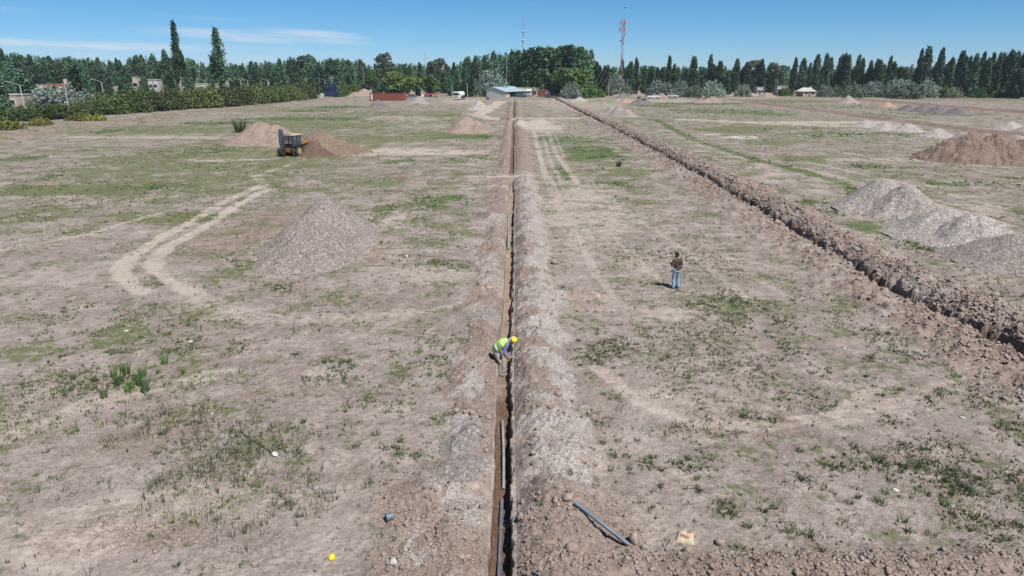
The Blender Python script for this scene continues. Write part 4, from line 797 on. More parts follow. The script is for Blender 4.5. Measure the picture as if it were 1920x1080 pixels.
grow('silver', 96, 160, 180, 'big round silver bush behind the hedge, half of a pair', wide=1.25, var=0); grow('silver', 132, 160, 183, 'second big silver bush behind the hedge', wide=1.0, var=1); grow('silver', 52, 184, 168, 'small silver bush beside the first lamp pole', wide=.5, var=1)
for px, top, Y, w, lab in ((1236, 151, 300, 1.25, 'large rounded silver bush behind the white pickup'), (1275, 152, 303, .8, 'silver bush between poplar trunks near the white car'), (1301, 160, 296, .9, 'low grey bush beyond the weedy brown heap'), (1334, 152, 298, 1.0, 'silver bush beside the low grey bush'), (1155, 141, 318, .9, 'tall thin silver tree left of the tower foot'), (1392, 158, 306, .8, 'grey bush above the long grey heap'), (1545, 160, 303, .8, 'grey green bush next to the hut'), (1567, 161, 305, .7, 'second grey bush near the hut'),
        (1600, 158, 290, .9, 'dark silver bush standing forward of the poplars'), (1633, 152, 304, .9, 'silver bush with a pointed top in the thicket'), (1663, 155, 300, .9, 'silver bush in the middle of the thicket'), (1685, 148, 304, 1.0, 'highest silver bush of the thicket'), (1697, 155, 283, 1.3, 'widest pale silver bush in front of the thicket'), (1738, 152, 294, 1.0, 'silver bush behind the yellow green shrub'), (1783, 163, 287, .9, 'silver bush beside the yellow shrub at the far corner'), (1108, 165, 305, .6, 'small grey bush by the white trailer')):
    lab = lab.replace('left of', 'beside'); grow('silver', px, top, Y, lab, wide=w)
grow('bright', 1726, 161, 279, 'slim yellow green shrub in front of the silver bushes', wide=.28, var=1); grow('bright', 1767, 163, 284, 'yellow green shrub touching a silver bush', wide=.5, var=0); grow('green_bush', 1834, 164, 292, 'fresh green bush by the white planks', wide=.9); grow('green_bush', 1873, 166, 292, 'rounded green bush at the far corner', wide=1.1); grow('green_bush', 1118, 163, 299, 'green bush behind the white trailer', wide=1.1); grow('green_bush', 1470, 163, 315, 'green bush beside the hut wall', wide=.9); grow('wood', 1900, 130, 285, 'dark leafy tree at the far corner of the field', wide=1.2, var=0); grow('wood', 1935, 132, 280, 'leafy tree cut by the picture edge', wide=1.1, var=2)
for px, top, w in ((1000, 92, 1.5), (1016, 91, 1.5), (1033, 91, 1.6), (1050, 89, 1.6), (1066, 88, 1.7), (1082, 90, 1.6), (1095, 97, 1.4), (985, 96, 1.4), (968, 97, 1.4)):
    grow('wood', px, top, 322 + random.uniform(-6, 6), 'tall broad tree in the high grove beyond the white tank', 'tall trees of the high grove', w, 1)
def far_wood():
    P = []
    for k in range(1500):
        px = -1500 + 4300 * (k + random.random()) / 1500; Y = random.uniform(430, 560)
        top = skyl(min(max(px, -30), 1100)) + random.uniform(3, 16) if px < 1100 else random.uniform(126, 142) - max(0, min(1, (px - 1650) / 250)) * 14
        h = atY(px, top, Y).z; x = atY(px, 185, Y).x
        P.append(poplar_pts(h, 3.0, 360, .02, ragged=.8) + np.array([x, Y, 0]))
    V, F = leaf_cloud(np.concatenate(P), .62, .5)
    o = mesh_np('distant_forest', V, F, M['wood_leaf']); tag(o, 'distant belt of dark green woodland closing the view', kind='stuff')
far_wood()
# tamarisk hedge along the berm
for k in range(44):
    t = k / 43; Y = 114 + 170 * t; x = float(np.interp(Y, [112, 145, 193, 216, 250, 290], [-114, -112, -101, -91, -85, -82])) - random.uniform(-1.5, 2.5); hgt = 3.0 + 2.7 * float(sstep(.30, .46, np.array(t))) + random.uniform(-.7, .6)
    src = PROTO['tamarisk'][k % 4]; kk = hgt / 5.0; w = random.uniform(.95, 1.25); rz = random.random() * 6.28
    part_ = 'low near end' if k < 17 else 'tall middle stretch' if k < 32 else 'far end'
    lab = 'feathery dark green tamarisk in the %s of the hedge along the earth berm' % part_; g = 'tamarisks in the %s of the hedge' % part_
    if k < 4: src.location = (x, Y, gz(x, Y)); src.rotation_euler.z = rz; src.scale = (w, w, kk); src['label'] = lab; src['group'] = g; src['category'] = 'bush'
    else: dup(src, (x, Y, gz(x, Y)), rz, (w, w, kk), lab, g)
    if k % 2 == 0 and k > 4:
        dup(src, (x - 6.5, Y + 2, 0), rz + 2, (w, w, kk * .95), lab, g)
for q in range(7):
    Y = 303 + q * 4; x = atY(644 + q * 7, 180, Y).x; dup(PROTO['tamarisk'][q % 4], (x, Y, 0), q * 1.3, (1.1, 1.1, 1.0), 'feathery tamarisk beyond the solar panels', 'tamarisks beyond the solar panels')
for px, py, w, lab in ((16, 243, 1.1, 'yellow flowering shrub at the picture edge below the hedge'), (78, 235, .9, 'round yellow flowering shrub below the hedge'), (150, 226, 1.0, 'yellow flowering shrub, first of a touching pair below the hedge'), (183, 226, .9, 'yellow flowering shrub, second of a touching pair below the hedge'), (466, 196, .9, 'yellowish shrub at the foot of the tall hedge')):
    p = at(px, py); o = PROTO['yellow'][0]
    if 'yellow' not in _used: _used.add('yellow'); o.location = (p.x, p.y, 0); o['label'] = lab; o['category'] = 'bush'
    else: dup(o, (p.x, p.y, 0), random.random() * 6, (w, w, w * .9), lab)
print('trees', len([o for o in bpy.data.objects if o.get('category') in ('tree', 'bush')]))
# ------------------------------------------------------------------ paints
paint('white_paint', (.76, .76, .74), .45, .1, .4, dirt=.15); paint('white_wall', (.56, .53, .49), .85, .15, .2, dirt=.3); paint('cream_wall', (.55, .47, .38), .9, .2, .2, dirt=.35); paint('pink_wall', (.50, .36, .29), .9, .2, .2, dirt=.3)
paint('grey_metal', (.40, .41, .42), .5, .2, .4, .3); paint('sheet_grey', (.66, .66, .65), .5, .2, .4, .2, 1.5); paint('sheet_blue', (.44, .58, .66), .45, .15, .4, .2, 1.5); paint('rust_red', (.26, .075, .055), .7, .35, .3, 0, 1.2, .3); paint('beam_red', (.42, .12, .075), .6, .25, .3)
paint('dark_blue', (.055, .075, .11), .5, .2, .4); paint('panel_blue', (.012, .02, .05), .22, .25, .6, 0, .8, .1); paint('roof_tile', (.42, .17, .09), .85, .25, .2); paint('black_rubber', (.045, .042, .04), .9, .3, .2, dirt=.8); paint('black_steel', (.04, .042, .045), .55, .3, .4, .2, dirt=.35)
paint('digger_yellow', (.31, .19, .055), .6, .3, .3, dirt=.65); paint('cab_cream', (.55, .44, .29), .6, .15, .3); paint('rim_yellow', (.42, .34, .18), .55, .2, .4, dirt=.5); paint('steel_blue', (.14, .17, .22), .4, .3, .5, .5, dirt=.3)
paint('mast_red', (.30, .05, .048), .5, .15, .4, dirt=0); paint('mast_white', (.46, .44, .45), .5, .1, .4, dirt=0); paint('car_blue', (.10, .14, .19), .3, .1, .5); paint('wood_post', (.22, .18, .15), .9, .3, .1); paint('concrete', (.50, .48, .45), .9, .15, .2, dirt=.2); paint('tail_red', (.5, .03, .02), .4, .1, .4, dirt=0); paint('orange_paint', (.75, .22, .06), .6, .1, .3)
_g = NT('dark_glass', .08, .6); _g.col((.018, .024, .03)); M['dark_glass'] = _g.m
_g = NT('clear_glass', .1, .5); _g.col((.10, .14, .17)); _g.b.inputs['Alpha'].default_value = .38; M['clear_glass'] = _g.m
_g = NT('painted_bore_shade', .95, .1); _g.col((.02, .018, .016)); M['painted_bore_shade'] = _g.m  # near-black colour standing in for the shade inside a pipe
_g = NT('pvc_grey', .38, .4); _g.col(_g.mix(_g.ss(_g.noise(3, 5), .4, .65), (.095, .128, .17), (.145, .175, .21))); M['pvc_grey'] = _g.m
_g = NT('pvc_dusty', .6, .3); _g.col(_g.mix(_g.ss(_g.noise(3, 5), .4, .65), (.30, .30, .30), (.21, .225, .24))); M['pvc_dusty'] = _g.m
_g = NT('pvc_green', .5, .3); _g.col(_g.mix(_g.ss(_g.noise(3, 5), .4, .65), (.22, .30, .25), (.32, .33, .27))); M['pvc_green'] = _g.m
_g = NT('stone', .95, .1); _g.col(_g.mix(_g.ss(_g.noise(9, 6, .65), .4, .62), (.36, .29, .245), (.23, .18, .15))); _g.nrm(_g.bump(_g.noise(25, 5, .7), .7, .03)); M['stone'] = _g.m
# ------------------------------------------------------------------ street lamps and poles
def lamp_proto():
    t = thing('street_lamp', 'x x', 'street lamp')
    MB().tube([(0, 0, -.3), (0, 0, 3.5), (0, 0, 7.5)], [.17, .14, .10], 8).build('pole', M['concrete'], t)
    MB().tube([(0, 0, 7.35), (-.5, 0, 7.75), (-2.4, 0, 8.25)], .055, 6).build('arm', M['mast_white'], t)
    MB().box((-2.65, 0, 8.28), (.75, .28, .14), 0, 0, .15).build('lamp_head', M['mast_white'], t, .03)
    return t
LP = lamp_proto(); _n = 0
LAMPS = [(37, 160, 'first street lamp of the row, thick pole beside the small silver bush'), (190, 154, 'street lamp in front of the big dark tree'), (384, 152, 'street lamp standing before the white flat house'), (451, 150, 'street lamp just past the second tall poplar'), (464, 151, 'street lamp with a twin close to the second tall poplar'), (502, 151, 'street lamp above the middle of the tall hedge'), (541, 151, 'street lamp over the far half of the hedge'), (577, 151, 'street lamp near the tall stump, before the solar panels'), (609, 150, 'street lamp straight above the solar panels'), (634, 150, 'street lamp just past the solar panels'), (658, 150, 'last street lamp of the row above the hedge end')]
for px, py, lab in LAMPS:
    # the row runs along one road: depth follows from the pole's height of 7.5 m
    a = PITCH - math.degrees(math.atan((540 - py) / FPX)); Y = min(400, max(120, (CAM_H - 7.5) / math.tan(R(max(a, .35))))) if py > 155 else {190: 200, 384: 247, 451: 290, 464: 300, 502: 330, 541: 352, 577: 372, 609: 330, 634: 345, 658: 362}[px]
    x = atY(px, py, Y).x; sc = atY(px, py, Y).z / 7.5
    if not _n: LP.location = (x, Y, 0); LP.scale = (1, 1, sc); LP['label'] = lab; LP['group'] = 'street lamps along the road behind the hedge'
    else: dup(LP, (x, Y, 0), 0, (1, 1, sc), lab, 'street lamps along the road behind the hedge')
    _n += 1
def pole(px, top, Y, label, mat_='wood_post', r=.13, cross=False, name='utility_pole', cat='pole'):
    x, h = atY(px, top, Y).x, atY(px, top, Y).z
    if not cross:
        o = MB().tube([(0, 0, -.3), (0, 0, h)], [r, r * .75], 7).build(name, M[mat_], None, loc=(x, Y, gz(x, Y) if Y < 300 else 0)); return tag(o, label, cat)
    t = thing(name, label, cat, (x, Y, 0)); MB().tube([(0, 0, -.3), (0, 0, h)], [r, r * .75], 7).build('post', M[mat_], t); MB().box((0, 0, h - .5), (2.2, .12, .14)).build('crossarm', M[mat_], t); return t
for px, top, Y, lab, mt, cr in ((283, 133, 238, 'dark wooden pole with a crossarm before the white house', 'wood_post', True), (303, 150, 236, 'white pole next to the white house wall', 'concrete', False), (327, 152, 246, 'short pale post under the tallest poplar', 'concrete', False), (334, 151, 250, 'second pale post under the tallest poplar', 'concrete', False), (621, 144, 300, 'concrete pole with a crossarm behind the solar panels', 'concrete', True), (597, 148, 292, 'leaning wooden pole at the hedge end', 'wood_post', False), (556, 134, 345, 'broad broken white trunk sticking up behind the hedge', 'pale', False), (680, 122, 322, 'tall bare dead trunk at the hedge end', 'pale', False),
        (717, 153, 300, 'wooden pole behind the red container', 'wood_post', False), (876, 156, 300, 'pale pole between the truck and the shed', 'concrete', False), (847, 158, 292, 'pole beside the white truck', 'concrete', False), (950, 112, 318, 'tall thin pale pole in front of the grove', 'concrete', False), (1142, 152, 300, 'thin pole before the tower fence', 'concrete', False), (1177, 148, 318, 'pale pole just past the tower foot', 'concrete', False), (796, 96, 392, 'thin far mast topping the trees by the rounded gum tree', 'grey_metal', False), (865, 106, 392, 'thin far mast over the grove edge', 'grey_metal', False), (368, 147, 262, 'concrete post left among the trunks', 'concrete', False), (489, 150, 320, 'grey pole behind the tall hedge', 'concrete', False), (122, 165, 170, 'thin post among the silver bushes', 'concrete', False)):
    lab = lab.replace('left among', 'among')
    if mt == 'pale': tag(trunk_mesh(atY(px, top, Y).z, .45 if px == 556 else .3, 2, .7, .8, .4, px).build('dead_tree', M['pale_bark'], None, loc=(atY(px, top, Y).x, Y, 0)), lab, 'tree')
    else: pole(px, top, Y, lab, mt, .10 if px in (796, 865, 950) else .13, cr)
# ------------------------------------------------------------------ masts
def lattice(h, w, bands, rails=3, step=1.2, rr=.05):
    """one triangular lattice section of the mast per colour band"""
    C = [(w * math.cos(R(90 + 120 * k)), w * math.sin(R(90 + 120 * k))) for k in range(3)]; out = []; z = 0; n = bands
    for b in range(n):
        m = MB(); z0, z1 = h * b / n, h * (b + 1) / n
        for x, y in C: m.tube([(x, y, z0), (x, y, z1)], rr, 5)
        s = max(2, int((z1 - z0) / step))
        for k in range(s):
            a, c = z0 + (z1 - z0) * k / s, z0 + (z1 - z0) * (k + 1) / s
            for j in range(3): m.tube([(*C[j], a), (*C[(j + 1) % 3], c)], rr * .6, 4); m.tube([(*C[j], a), (*C[(j + 1) % 3], a)], rr * .6, 4)
        out.append(m)
    return out
def tower():
    Y = 326; x = atY(1163, 172, Y).x; h = atY(1171, 36, Y).z
    t = thing('antenna_tower', 'tall red and white lattice phone tower with antennas and guy wires', 'tower', (x, Y, 0))
    for k, m in enumerate(lattice(h, .58, 9, rr=.07)): m.build('mast_section', M['mast_red' if k % 2 == 0 else 'mast_white'], t)
    m = MB(); m.tube([(0, 0, h), (0, 0, h + 1.9)], .05, 5); m.build('lightning_rod', M['grey_metal'], t)
    for zz, n in ((h - 1.3, 6), (h - 4.4, 6)):
        r = MB(); N = 14
        for k in range(N):
            a, b = 2 * math.pi * k / N, 2 * math.pi * (k + 1) / N
            for dz in (-.5, .6): r.tube([(1.5 * math.cos(a), 1.5 * math.sin(a), zz + dz), (1.5 * math.cos(b), 1.5 * math.sin(b), zz + dz)], .05, 4)
        for k in range(3): a = R(30 + 120 * k); r.tube([(.4 * math.cos(a), .4 * math.sin(a), zz), (1.5 * math.cos(a), 1.5 * math.sin(a), zz)], .06, 4)
        r.build('antenna_mount', M['mast_red'], t)
        for k in range(n):
            a = 2 * math.pi * k / n + .3; MB().box((1.65 * math.cos(a), 1.65 * math.sin(a), zz + .1), (.2, .45, 2.3), a).build('panel_antenna', M['mast_white'], t, .04)
    MB().tube([(.7, -.2, h - 6.6), (1.1, -.5, h - 6.6)], [.5, .5], 12).build('dish', M['mast_white'], t); MB().box((-.9, -.3, h - 9), (.9, .15, .5)).build('bracket', M['mast_red'], t)
    for k in range(3):
        a = R(90 + 120 * k + 12)
        for zz, rr in ((h * .93, 21), (h * .74, 19), (h * .52, 17)):
            MB().tube([(.5 * math.cos(a), .5 * math.sin(a), zz), (rr * math.cos(a), rr * math.sin(a), 0)], .012, 4).build('guy_wire', M['grey_metal'], t)
    MB().box((3.4, -1, 1.2), (1.6, 1.4, 2.6)).build('cabinet', M['white_paint'], t, .05)
    f = MB()
    for k in range(9): f.tube([(-7 + k * 1.75, -4, 0), (-7 + k * 1.75, -4, 2)], .05, 4)
    for z in (.5, 1.2, 1.9): f.tube([(-7, -4, z), (7, -4, z)], .03, 4)
    f.build('fence', M['grey_metal'], t)
tower()
def mast():
    Y = 400; x = atY(980.5, 165, Y).x; h = atY(981.5, 30, Y).z; t = thing('radio_mast', 'very thin pale lattice mast with small white dishes above the grove', 'mast', (x, Y, 0))
    for k, m in enumerate(lattice(h, .26, 6, step=1.6, rr=.055)): m.build('mast_section', M['mast_white' if k % 2 else 'grey_metal'], t)
    for z, s in ((h * .80, .75), (h * .68, .85), (h * .61, .5)): MB().tube([(-.3, -.3, z), (-.55, -.75, z)], [s, s * .5], 12).build('dish', M['mast_white'], t)
mast()
# ------------------------------------------------------------------ buildings
def house(px, top, Y, w, d, h, label, wall='white_wall', roof='concrete', rz=0.0, pitched=False, chimney=False):
    p = atY(px, top, Y); t = thing('house', label, 'house', (p.x, Y, p.z - h), rz); z0 = min(0, h - p.z)
    MB().box((0, 0, (h + min(0, h - p.z)) / 2 - .2), (w, d, h - min(0, h - p.z) + .4)).build('wall', M[wall], t)
    if pitched: MB().prism([(-w / 2 - .4, h - .3), (0, h + 1.3), (w / 2 + .4, h - .3)], -d / 2 - .4, d / 2 + .4).build('roof', M[roof], t)
    else: MB().box((0, 0, h + .1), (w + .25, d + .25, .22)).build('roof', M[roof], t)
    for k in range(2):
        x = w * (-.25 + .5 * k); f = MB().box((x, -d / 2 - .03, h * .6), (1.5, .1, 1.2)).build('window', M['white_paint'], t); MB().box((x, -d / 2 - .10, h * .6), (1.25, .06, .95)).build('pane', M['dark_glass'], f)
    MB().box((0, -d / 2 - .04, 1.0 + z0 * 0), (.9, .08, 2.0)).build('door', M['wood_post'], t)
    if chimney: MB().box((w * .3, 0, h + .9), (.8, .8, 1.8)).build('chimney', M[wall], t)
    return t
house(108, 159, 232, 9, 6, 3.6, 'white house with a tiled end roof peeping over the silver bush', 'white_wall', 'roof_tile', .05, False, True)
house(221, 164, 236, 5, 5, 4.4, 'white two storey house corner between dark trees', 'white_wall', 'white_wall'); house(255, 145, 268, 1.6, 3, 6.5, 'narrow tall pale gable among dark trees', 'cream_wall', 'concrete'); house(292, 150, 262, 3.4, 5, 5, 'white house behind the wooden pole', 'white_wall', 'concrete')
house(389, 158, 262, 7, 6, 3.4, 'flat white house behind the third street lamp', 'white_wall', 'cream_wall', .1); house(419, 152, 290, 2.6, 4, 5.4, 'small white wall beside the second tall poplar', 'white_wall', 'concrete'); house(509, 154, 330, 2.6, 3, 5.0, 'pale blue white hut among the lamps', 'white_wall', 'sheet_blue')
house(782, 163, 318, 5, 5, 3.2, 'white roofed house in the shade of the bright green tree', 'cream_wall', 'white_paint'); house(24, 178, 172, 5, 5, 4, 'pale house wall behind the first street lamp', 'cream_wall', 'concrete')
house(1512, 170, 312, 6.2, 5, 2.3, 'low hut with a white sloping roof among the poplars', 'pink_wall', 'white_paint', .2, True, True); house(1462, 162, 328, 3.5, 4, 4, 'white wall glimpsed beside the green bush', 'white_wall', 'concrete'); house(1140, 160, 342, 4, 4, 5, 'pale building with a blue roof seen between poplars', 'cream_wall', 'sheet_blue'); house(1205, 160, 345, 5, 4, 5, 'white building behind the tower poplars', 'white_wall', 'concrete'); house(1423, 164, 330, 3, 4, 4, 'small white building behind the gum trees', 'white_wall', 'concrete')
def shed():
    Y = 300; t = thing('shed', 'grey metal shed with a light blue roof and an open dark front', 'shed', (at(930, 181).x * Y / at(930, 181).y, Y, 0), R(-31))
    L, Wd = 16.5, 9.5; hl, hr, hp_ = 2.9, 2.3, 4.1; rx = -Wd * .5 + 3.2; out = [(-Wd / 2, -.2), (Wd / 2, -.2), (Wd / 2, hr), (rx, hp_), (-Wd / 2, hl)]
    # the ridge runs along local y; the gable faces local -y, the open side faces +x
    MB().prism(out, 0, .12).build('gable_wall', M['sheet_grey'], t); MB().prism(out, L - .12, L).build('gable_wall', M['sheet_grey'], t)
    MB().box((-Wd / 2 + .06, L / 2, hl / 2), (.1, L - .3, hl)).build('side_wall', M['sheet_grey'], t)
    MB().prism([(rx, hp_ + .02), (Wd / 2 + .6, hr - .12), (Wd / 2 + .6, hr + .0), (rx, hp_ + .14)], -.35, L + .35).build('roof', M['sheet_blue'], t); MB().prism([(rx, hp_ + .02), (-Wd / 2 - .4, hl - .15), (-Wd / 2 - .4, hl), (rx, hp_ + .14)], -.35, L + .35).build('roof', M['sheet_blue'], t)
    MB().box((Wd / 2 - .1, 1.9, hr / 2), (.12, 3.6, hr)).build('side_wall', M['cream_wall'], t)
    for k in range(4): MB().tube([(Wd / 2 - .1, 3.8 + k * 3.1, 0), (Wd / 2 - .1, 3.8 + k * 3.1, hr)], .1, 6).build('post', M['wood_post'], t)
    MB().box((0, L / 2 + 1, .6), (3, 6, 1.2)).build('clutter', M['black_steel'], t)
shed()
def block(px0, px1, top, base, d, label, wall, name='cabin', cat='cabin', roof=None, door=False, window=None, rz=0.0, ribs=0, Y=None):
    Y = Y or at(960, base).y; a, b = atY(px0, base, Y), atY(px1, base, Y); w = b.x - a.x; h = atY((px0 + px1) / 2, top, Y).z
    t = thing(name, label, cat, ((a.x + b.x) / 2, Y, 0), rz); m = MB().box((0, d / 2, h / 2), (w, d, h))
    for k in range(ribs): m.box((-w / 2 + w * (k + .5) / ribs, -.03, h / 2), (w / ribs * .5, .07, h * .9))
    m.build('body', M[wall], t); MB().box((0, d / 2, h + .06), (w + .2, d + .2, .12)).build('roof', M[roof or wall], t)
    if door: MB().box((-w * .42, -.09, h * .48), (w * .05, .05, h * .75)).build('door', M['white_paint'], t)
    if window: f = MB().box((w * window, -.05, h * .6), (1.0, .1, .8)).build('window', M['white_paint'], t); MB().box((w * window, -.12, h * .6), (.8, .06, .6)).build('pane', M['dark_glass'], f)
    return t
block(967, 987.5, 174, 182.5, 2.4, 'dark blue grey site cabin in front of the shed', 'dark_blue', window=.28)
_y = 312
block(972, 1012, 164.5, 180, 7, 'low building with pink parapet behind the site cabin', 'cream_wall', 'building', 'building', 'pink_wall', window=.3, Y=312); block(1011, 1029, 168.5, 180, 4, 'rusty red shed next to the white tank', 'rust_red', 'shed', 'shed', Y=306, ribs=6); block(1024, 1032, 173, 180.5, 1.6, 'small white box tank beside the red shed', 'white_paint', 'tank', 'tank', Y=299)
def container():
    Y = 262; a, b = atY(695, 188, Y), atY(754, 188, Y); L = 12.2; t = thing('shipping_container', 'rust red shipping container with an open end door', 'container', ((a.x + b.x) / 2, Y, 0), .06)
    m = MB().box((0, 1.2, 1.42), (L, 2.4, 2.6))
    for k in range(30): m.box((-L / 2 + .3 + k * .4, -.02, 1.42), (.2, .07, 2.35))
    m.build('body', M['rust_red'], t); MB().box((0, 1.2, .1), (L, 2.3, .18)).build('base_frame', M['black_steel'], t); MB().box((L / 2 + .75, .6, 1.4), (1.2, .08, 2.5), .35).build('door', M['rust_red'], t); MB().box((-L / 2 + .75, -.1, 1.45), (.5, .05, 2.0)).build('sign_plate', M['white_paint'], t)
    for z in (.12, 2.7): MB().box((0, -.03, z), (L + .1, .12, .14)).build('rail', M['rust_red'], t)
container()
def solar():
    Y = 286; a, b = atY(607, 181, Y), atY(635, 181, Y); w = b.x - a.x; t = thing('solar_panel', 'dark blue solar panel array on steel legs at the hedge end', 'solar panel', (a.x, Y, 0))
    h1 = atY(620, 158, Y).z; zm = h1 * .47
    def board(nm, P):
        P = [Vector(p) for p in P]; n = (P[1] - P[0]).cross(P[3] - P[0]).normalized() * .06
        MB().add(P + [p + n for p in P], [(0, 1, 2, 3), (7, 6, 5, 4), (0, 4, 5, 1), (1, 5, 6, 2), (2, 6, 7, 3), (3, 7, 4, 0)]).build(nm, M['panel_blue'], t); g = MB()
        for k in range(1, 4): g.tube([P[0].lerp(P[1], k / 4) - n * .3, P[3].lerp(P[2], k / 4) - n * .3], .03, 4)
        for k in range(1, 3): g.tube([P[0].lerp(P[3], k / 3) - n * .3, P[1].lerp(P[2], k / 3) - n * .3], .03, 4)
        g.build('grid_line', M['grey_metal'], t)
    board('upper_panel', [(.2, 1.2, zm), (w * .86, 1.2, zm), (w * .86, 1.7, h1), (.2, 1.7, h1)]); board('lower_panel', [(.6, -.6, .8), (w * 1.02, -.6, .8), (w * .86, 1.1, zm - .05), (.3, 1.1, zm - .05)])
    for k in range(5): MB().tube([(.3 + k * w * .2, 1.4, 0), (.3 + k * w * .2, 1.5, h1 - .3)], .06, 5).build('leg', M['grey_metal'], t)
    for k in range(4): MB().tube([(.5 + k * w * .22, -.7, .1), (.3 + k * w * .2, 1.2, zm)], .05, 5).build('strut', M['grey_metal'], t)
    MB().box((-1.1, 2.2, 1.0), (1.3, 1.0, 2.0)).build('cabinet', M['sheet_grey'], t, .03)
solar()
def beams():
    Y = 285; x = atY(806, 180, Y).x; t = thing('steel_beam_rack', 'long red steel beams lying on trestles by the fence', 'rack', (x, Y, 0))
    for k in range(3): MB().box((0 - .3 * k, .5 * k, 1.7 + .12 * (k % 2)), (7.4 - k * .5, .22, .35)).build('beam', M['beam_red'], t)
    for s in (-2.2, 0.2, 2.4):
        MB().tube([(s - .5, .3, 0), (s, .5, 1.55)], .07, 5).tube([(s + .5, .3, 0), (s, .5, 1.55)], .07, 5).build('trestle', M['black_steel'], t)
    MB().box((-2.9, -.2, 1.2), (1.0, .9, 1.2)).build('cab', M['white_paint'], t)
beams()
# fence of thin posts before the truck
_fp = None
for k, (px, base) in enumerate(((844, 189), (848, 188), (857, 184), (879, 188), (892, 187), (894, 189), (905, 184), (775, 185), (827, 186), (834, 187))):
    p = at(px, base); z = gz(p.x, p.y)
    if _fp is None: _fp = tag(MB().tube([(0, 0, -.2), (0, 0, 1.9)], .06, 5).build('fence_post', M['wood_post'], None, loc=(p.x, p.y, z)), 'thin dark fence post standing near the white truck', 'post', 'thin fence posts near the white truck')
    else: o = _fp.copy(); COL.objects.link(o); o.location = (p.x, p.y, z)
def meter():
    p = at(915, 187); t = thing('meter_pole', 'thin pole with a blue grey meter box before the shed', 'pole', (p.x, p.y, 0)); MB().tube([(0, 0, -.2), (0, 0, 4.4)], .07, 6).build('post', M['grey_metal'], t); MB().box((-.4, 0, .55), (.7, .5, 1.1)).box((.35, 0, .5), (.5, .5, 1.0)).build('meter_box', M['steel_blue'], t)
meter()
# ------------------------------------------------------------------ vehicles
def wheel(parent, x, y, r, w, rim='grey_metal', tyre='black_rubber'):
    t = MB().tube([(x, y - w / 2, r), (x, y - w * .38, r), (x, y + w * .38, r), (x, y + w / 2, r)], [r * .86, r, r, r * .86], 18)
    o = t.build('wheel', M[tyre], parent, smooth=False); MB().tube([(x, y - w / 2 - .015, r), (x, y + w / 2 + .015, r)], r * .56, 14).build('rim', M[rim], o); return o
def car(label, cat, name, loc, rz, body, L=4.5, W_=1.8, pickup=False, tall=1.5):
    t = thing(name, label, cat, loc, rz)
    if pickup: prof = [(-L / 2, .45), (L / 2 - .1, .45), (L / 2, .75), (L / 2 - .1, 1.02), (L / 2 - 1.15, 1.12), (-L / 2 + .05, 1.12), (-L / 2, .9)]
    else: prof = [(-L / 2, .4), (L / 2 - .1, .4), (L / 2, .7), (L / 2 - .12, .92), (L / 2 - 1.0, 1.02), (-L / 2 + .1, 1.05), (-L / 2, .8)]
    MB().prism(prof, -W_ / 2, W_ / 2).build('body', M[body], t, .07)
    if pickup: g = [(-.55, 1.10), (L / 2 - 1.2, 1.10), (L / 2 - 1.85, 1.72), (-.35, 1.74)]
    else: g = [(-L / 2 + .25, 1.03), (L / 2 - 1.05, 1.01), (L / 2 - 1.75, tall), (-L / 2 + .7, tall)]
    MB().prism(g, -W_ / 2 + .1, W_ / 2 - .1).build('cabin', M[body], t, .03)
    gx, gy = sum(q[0] for q in g) / 4, (g[0][1] + g[2][1]) / 2 + .02; s_ = [(gx + (q[0] - gx) * .86, gy + (q[1] - gy) * .66) for q in g]
    for s in (-1, 1): MB().prism(s_, s * (W_ / 2 - .1) - .015, s * (W_ / 2 - .1) + .015).build('side_window', M['dark_glass'], t)
    def _glass(nm, p, q, o):
        u = Vector((q[0] - p[0], q[1] - p[1])); e0, e1 = Vector(p) + u * .16, Vector(p) + u * .88; MB().prism([tuple(e0), tuple(e1), (e1.x + o, e1.y + .005), (e0.x + o, e0.y + .005)], -W_ / 2 + .2, W_ / 2 - .2).build(nm, M['dark_glass'], t)
    _glass('windscreen', g[1], g[2], .025); _glass('rear_window', g[0], g[3], -.025)
    r0, r1 = g[3][0] - .05, g[2][0] + .05; zt = g[2][1]; MB().box(((r0 + r1) / 2, 0, zt + .03), (r1 - r0, W_ - .16, .09)).build('roof', M[body], t, .03)
    for s in (-1, 1):
        for q in (-1, 1): wheel(t, q * L * .31, s * (W_ / 2 - .08), .36, .24)
        MB().box((L / 2 - .06, s * (W_ / 2 - .3), .78), (.1, .36, .16)).build('headlight', M['white_paint'], t); MB().box((-L / 2 - .0, s * (W_ / 2 - .2), .86), (.08, .25, .2)).build('taillight', M['tail_red'], t)
    if pickup: MB().box((-L / 2 + 1.05, 0, 1.14), (1.75, W_ - .35, .05)).build('cargo_bed', M['black_steel'], t)
    return t
p = at(1226, 185); car('white double cab pickup parked on the bare earth', 'pickup', 'pickup_truck', (p.x, p.y + .9, gz(p.x, p.y)), math.pi * .0 - .06, 'white_paint', 5.2, 1.85, True)
p = at(1262, 183.5); car('white hatchback seen at an angle past the pink earth cone', 'car', 'parked_car', (p.x, p.y + .9, gz(p.x, p.y)), -.5, 'white_paint', 4.2, 1.75)
p = at(774, 184); car('blue grey car parked beyond the red container', 'car', 'parked_car', (p.x, p.y + .9, gz(p.x, p.y)), .12, 'car_blue', 4.5, 1.8)
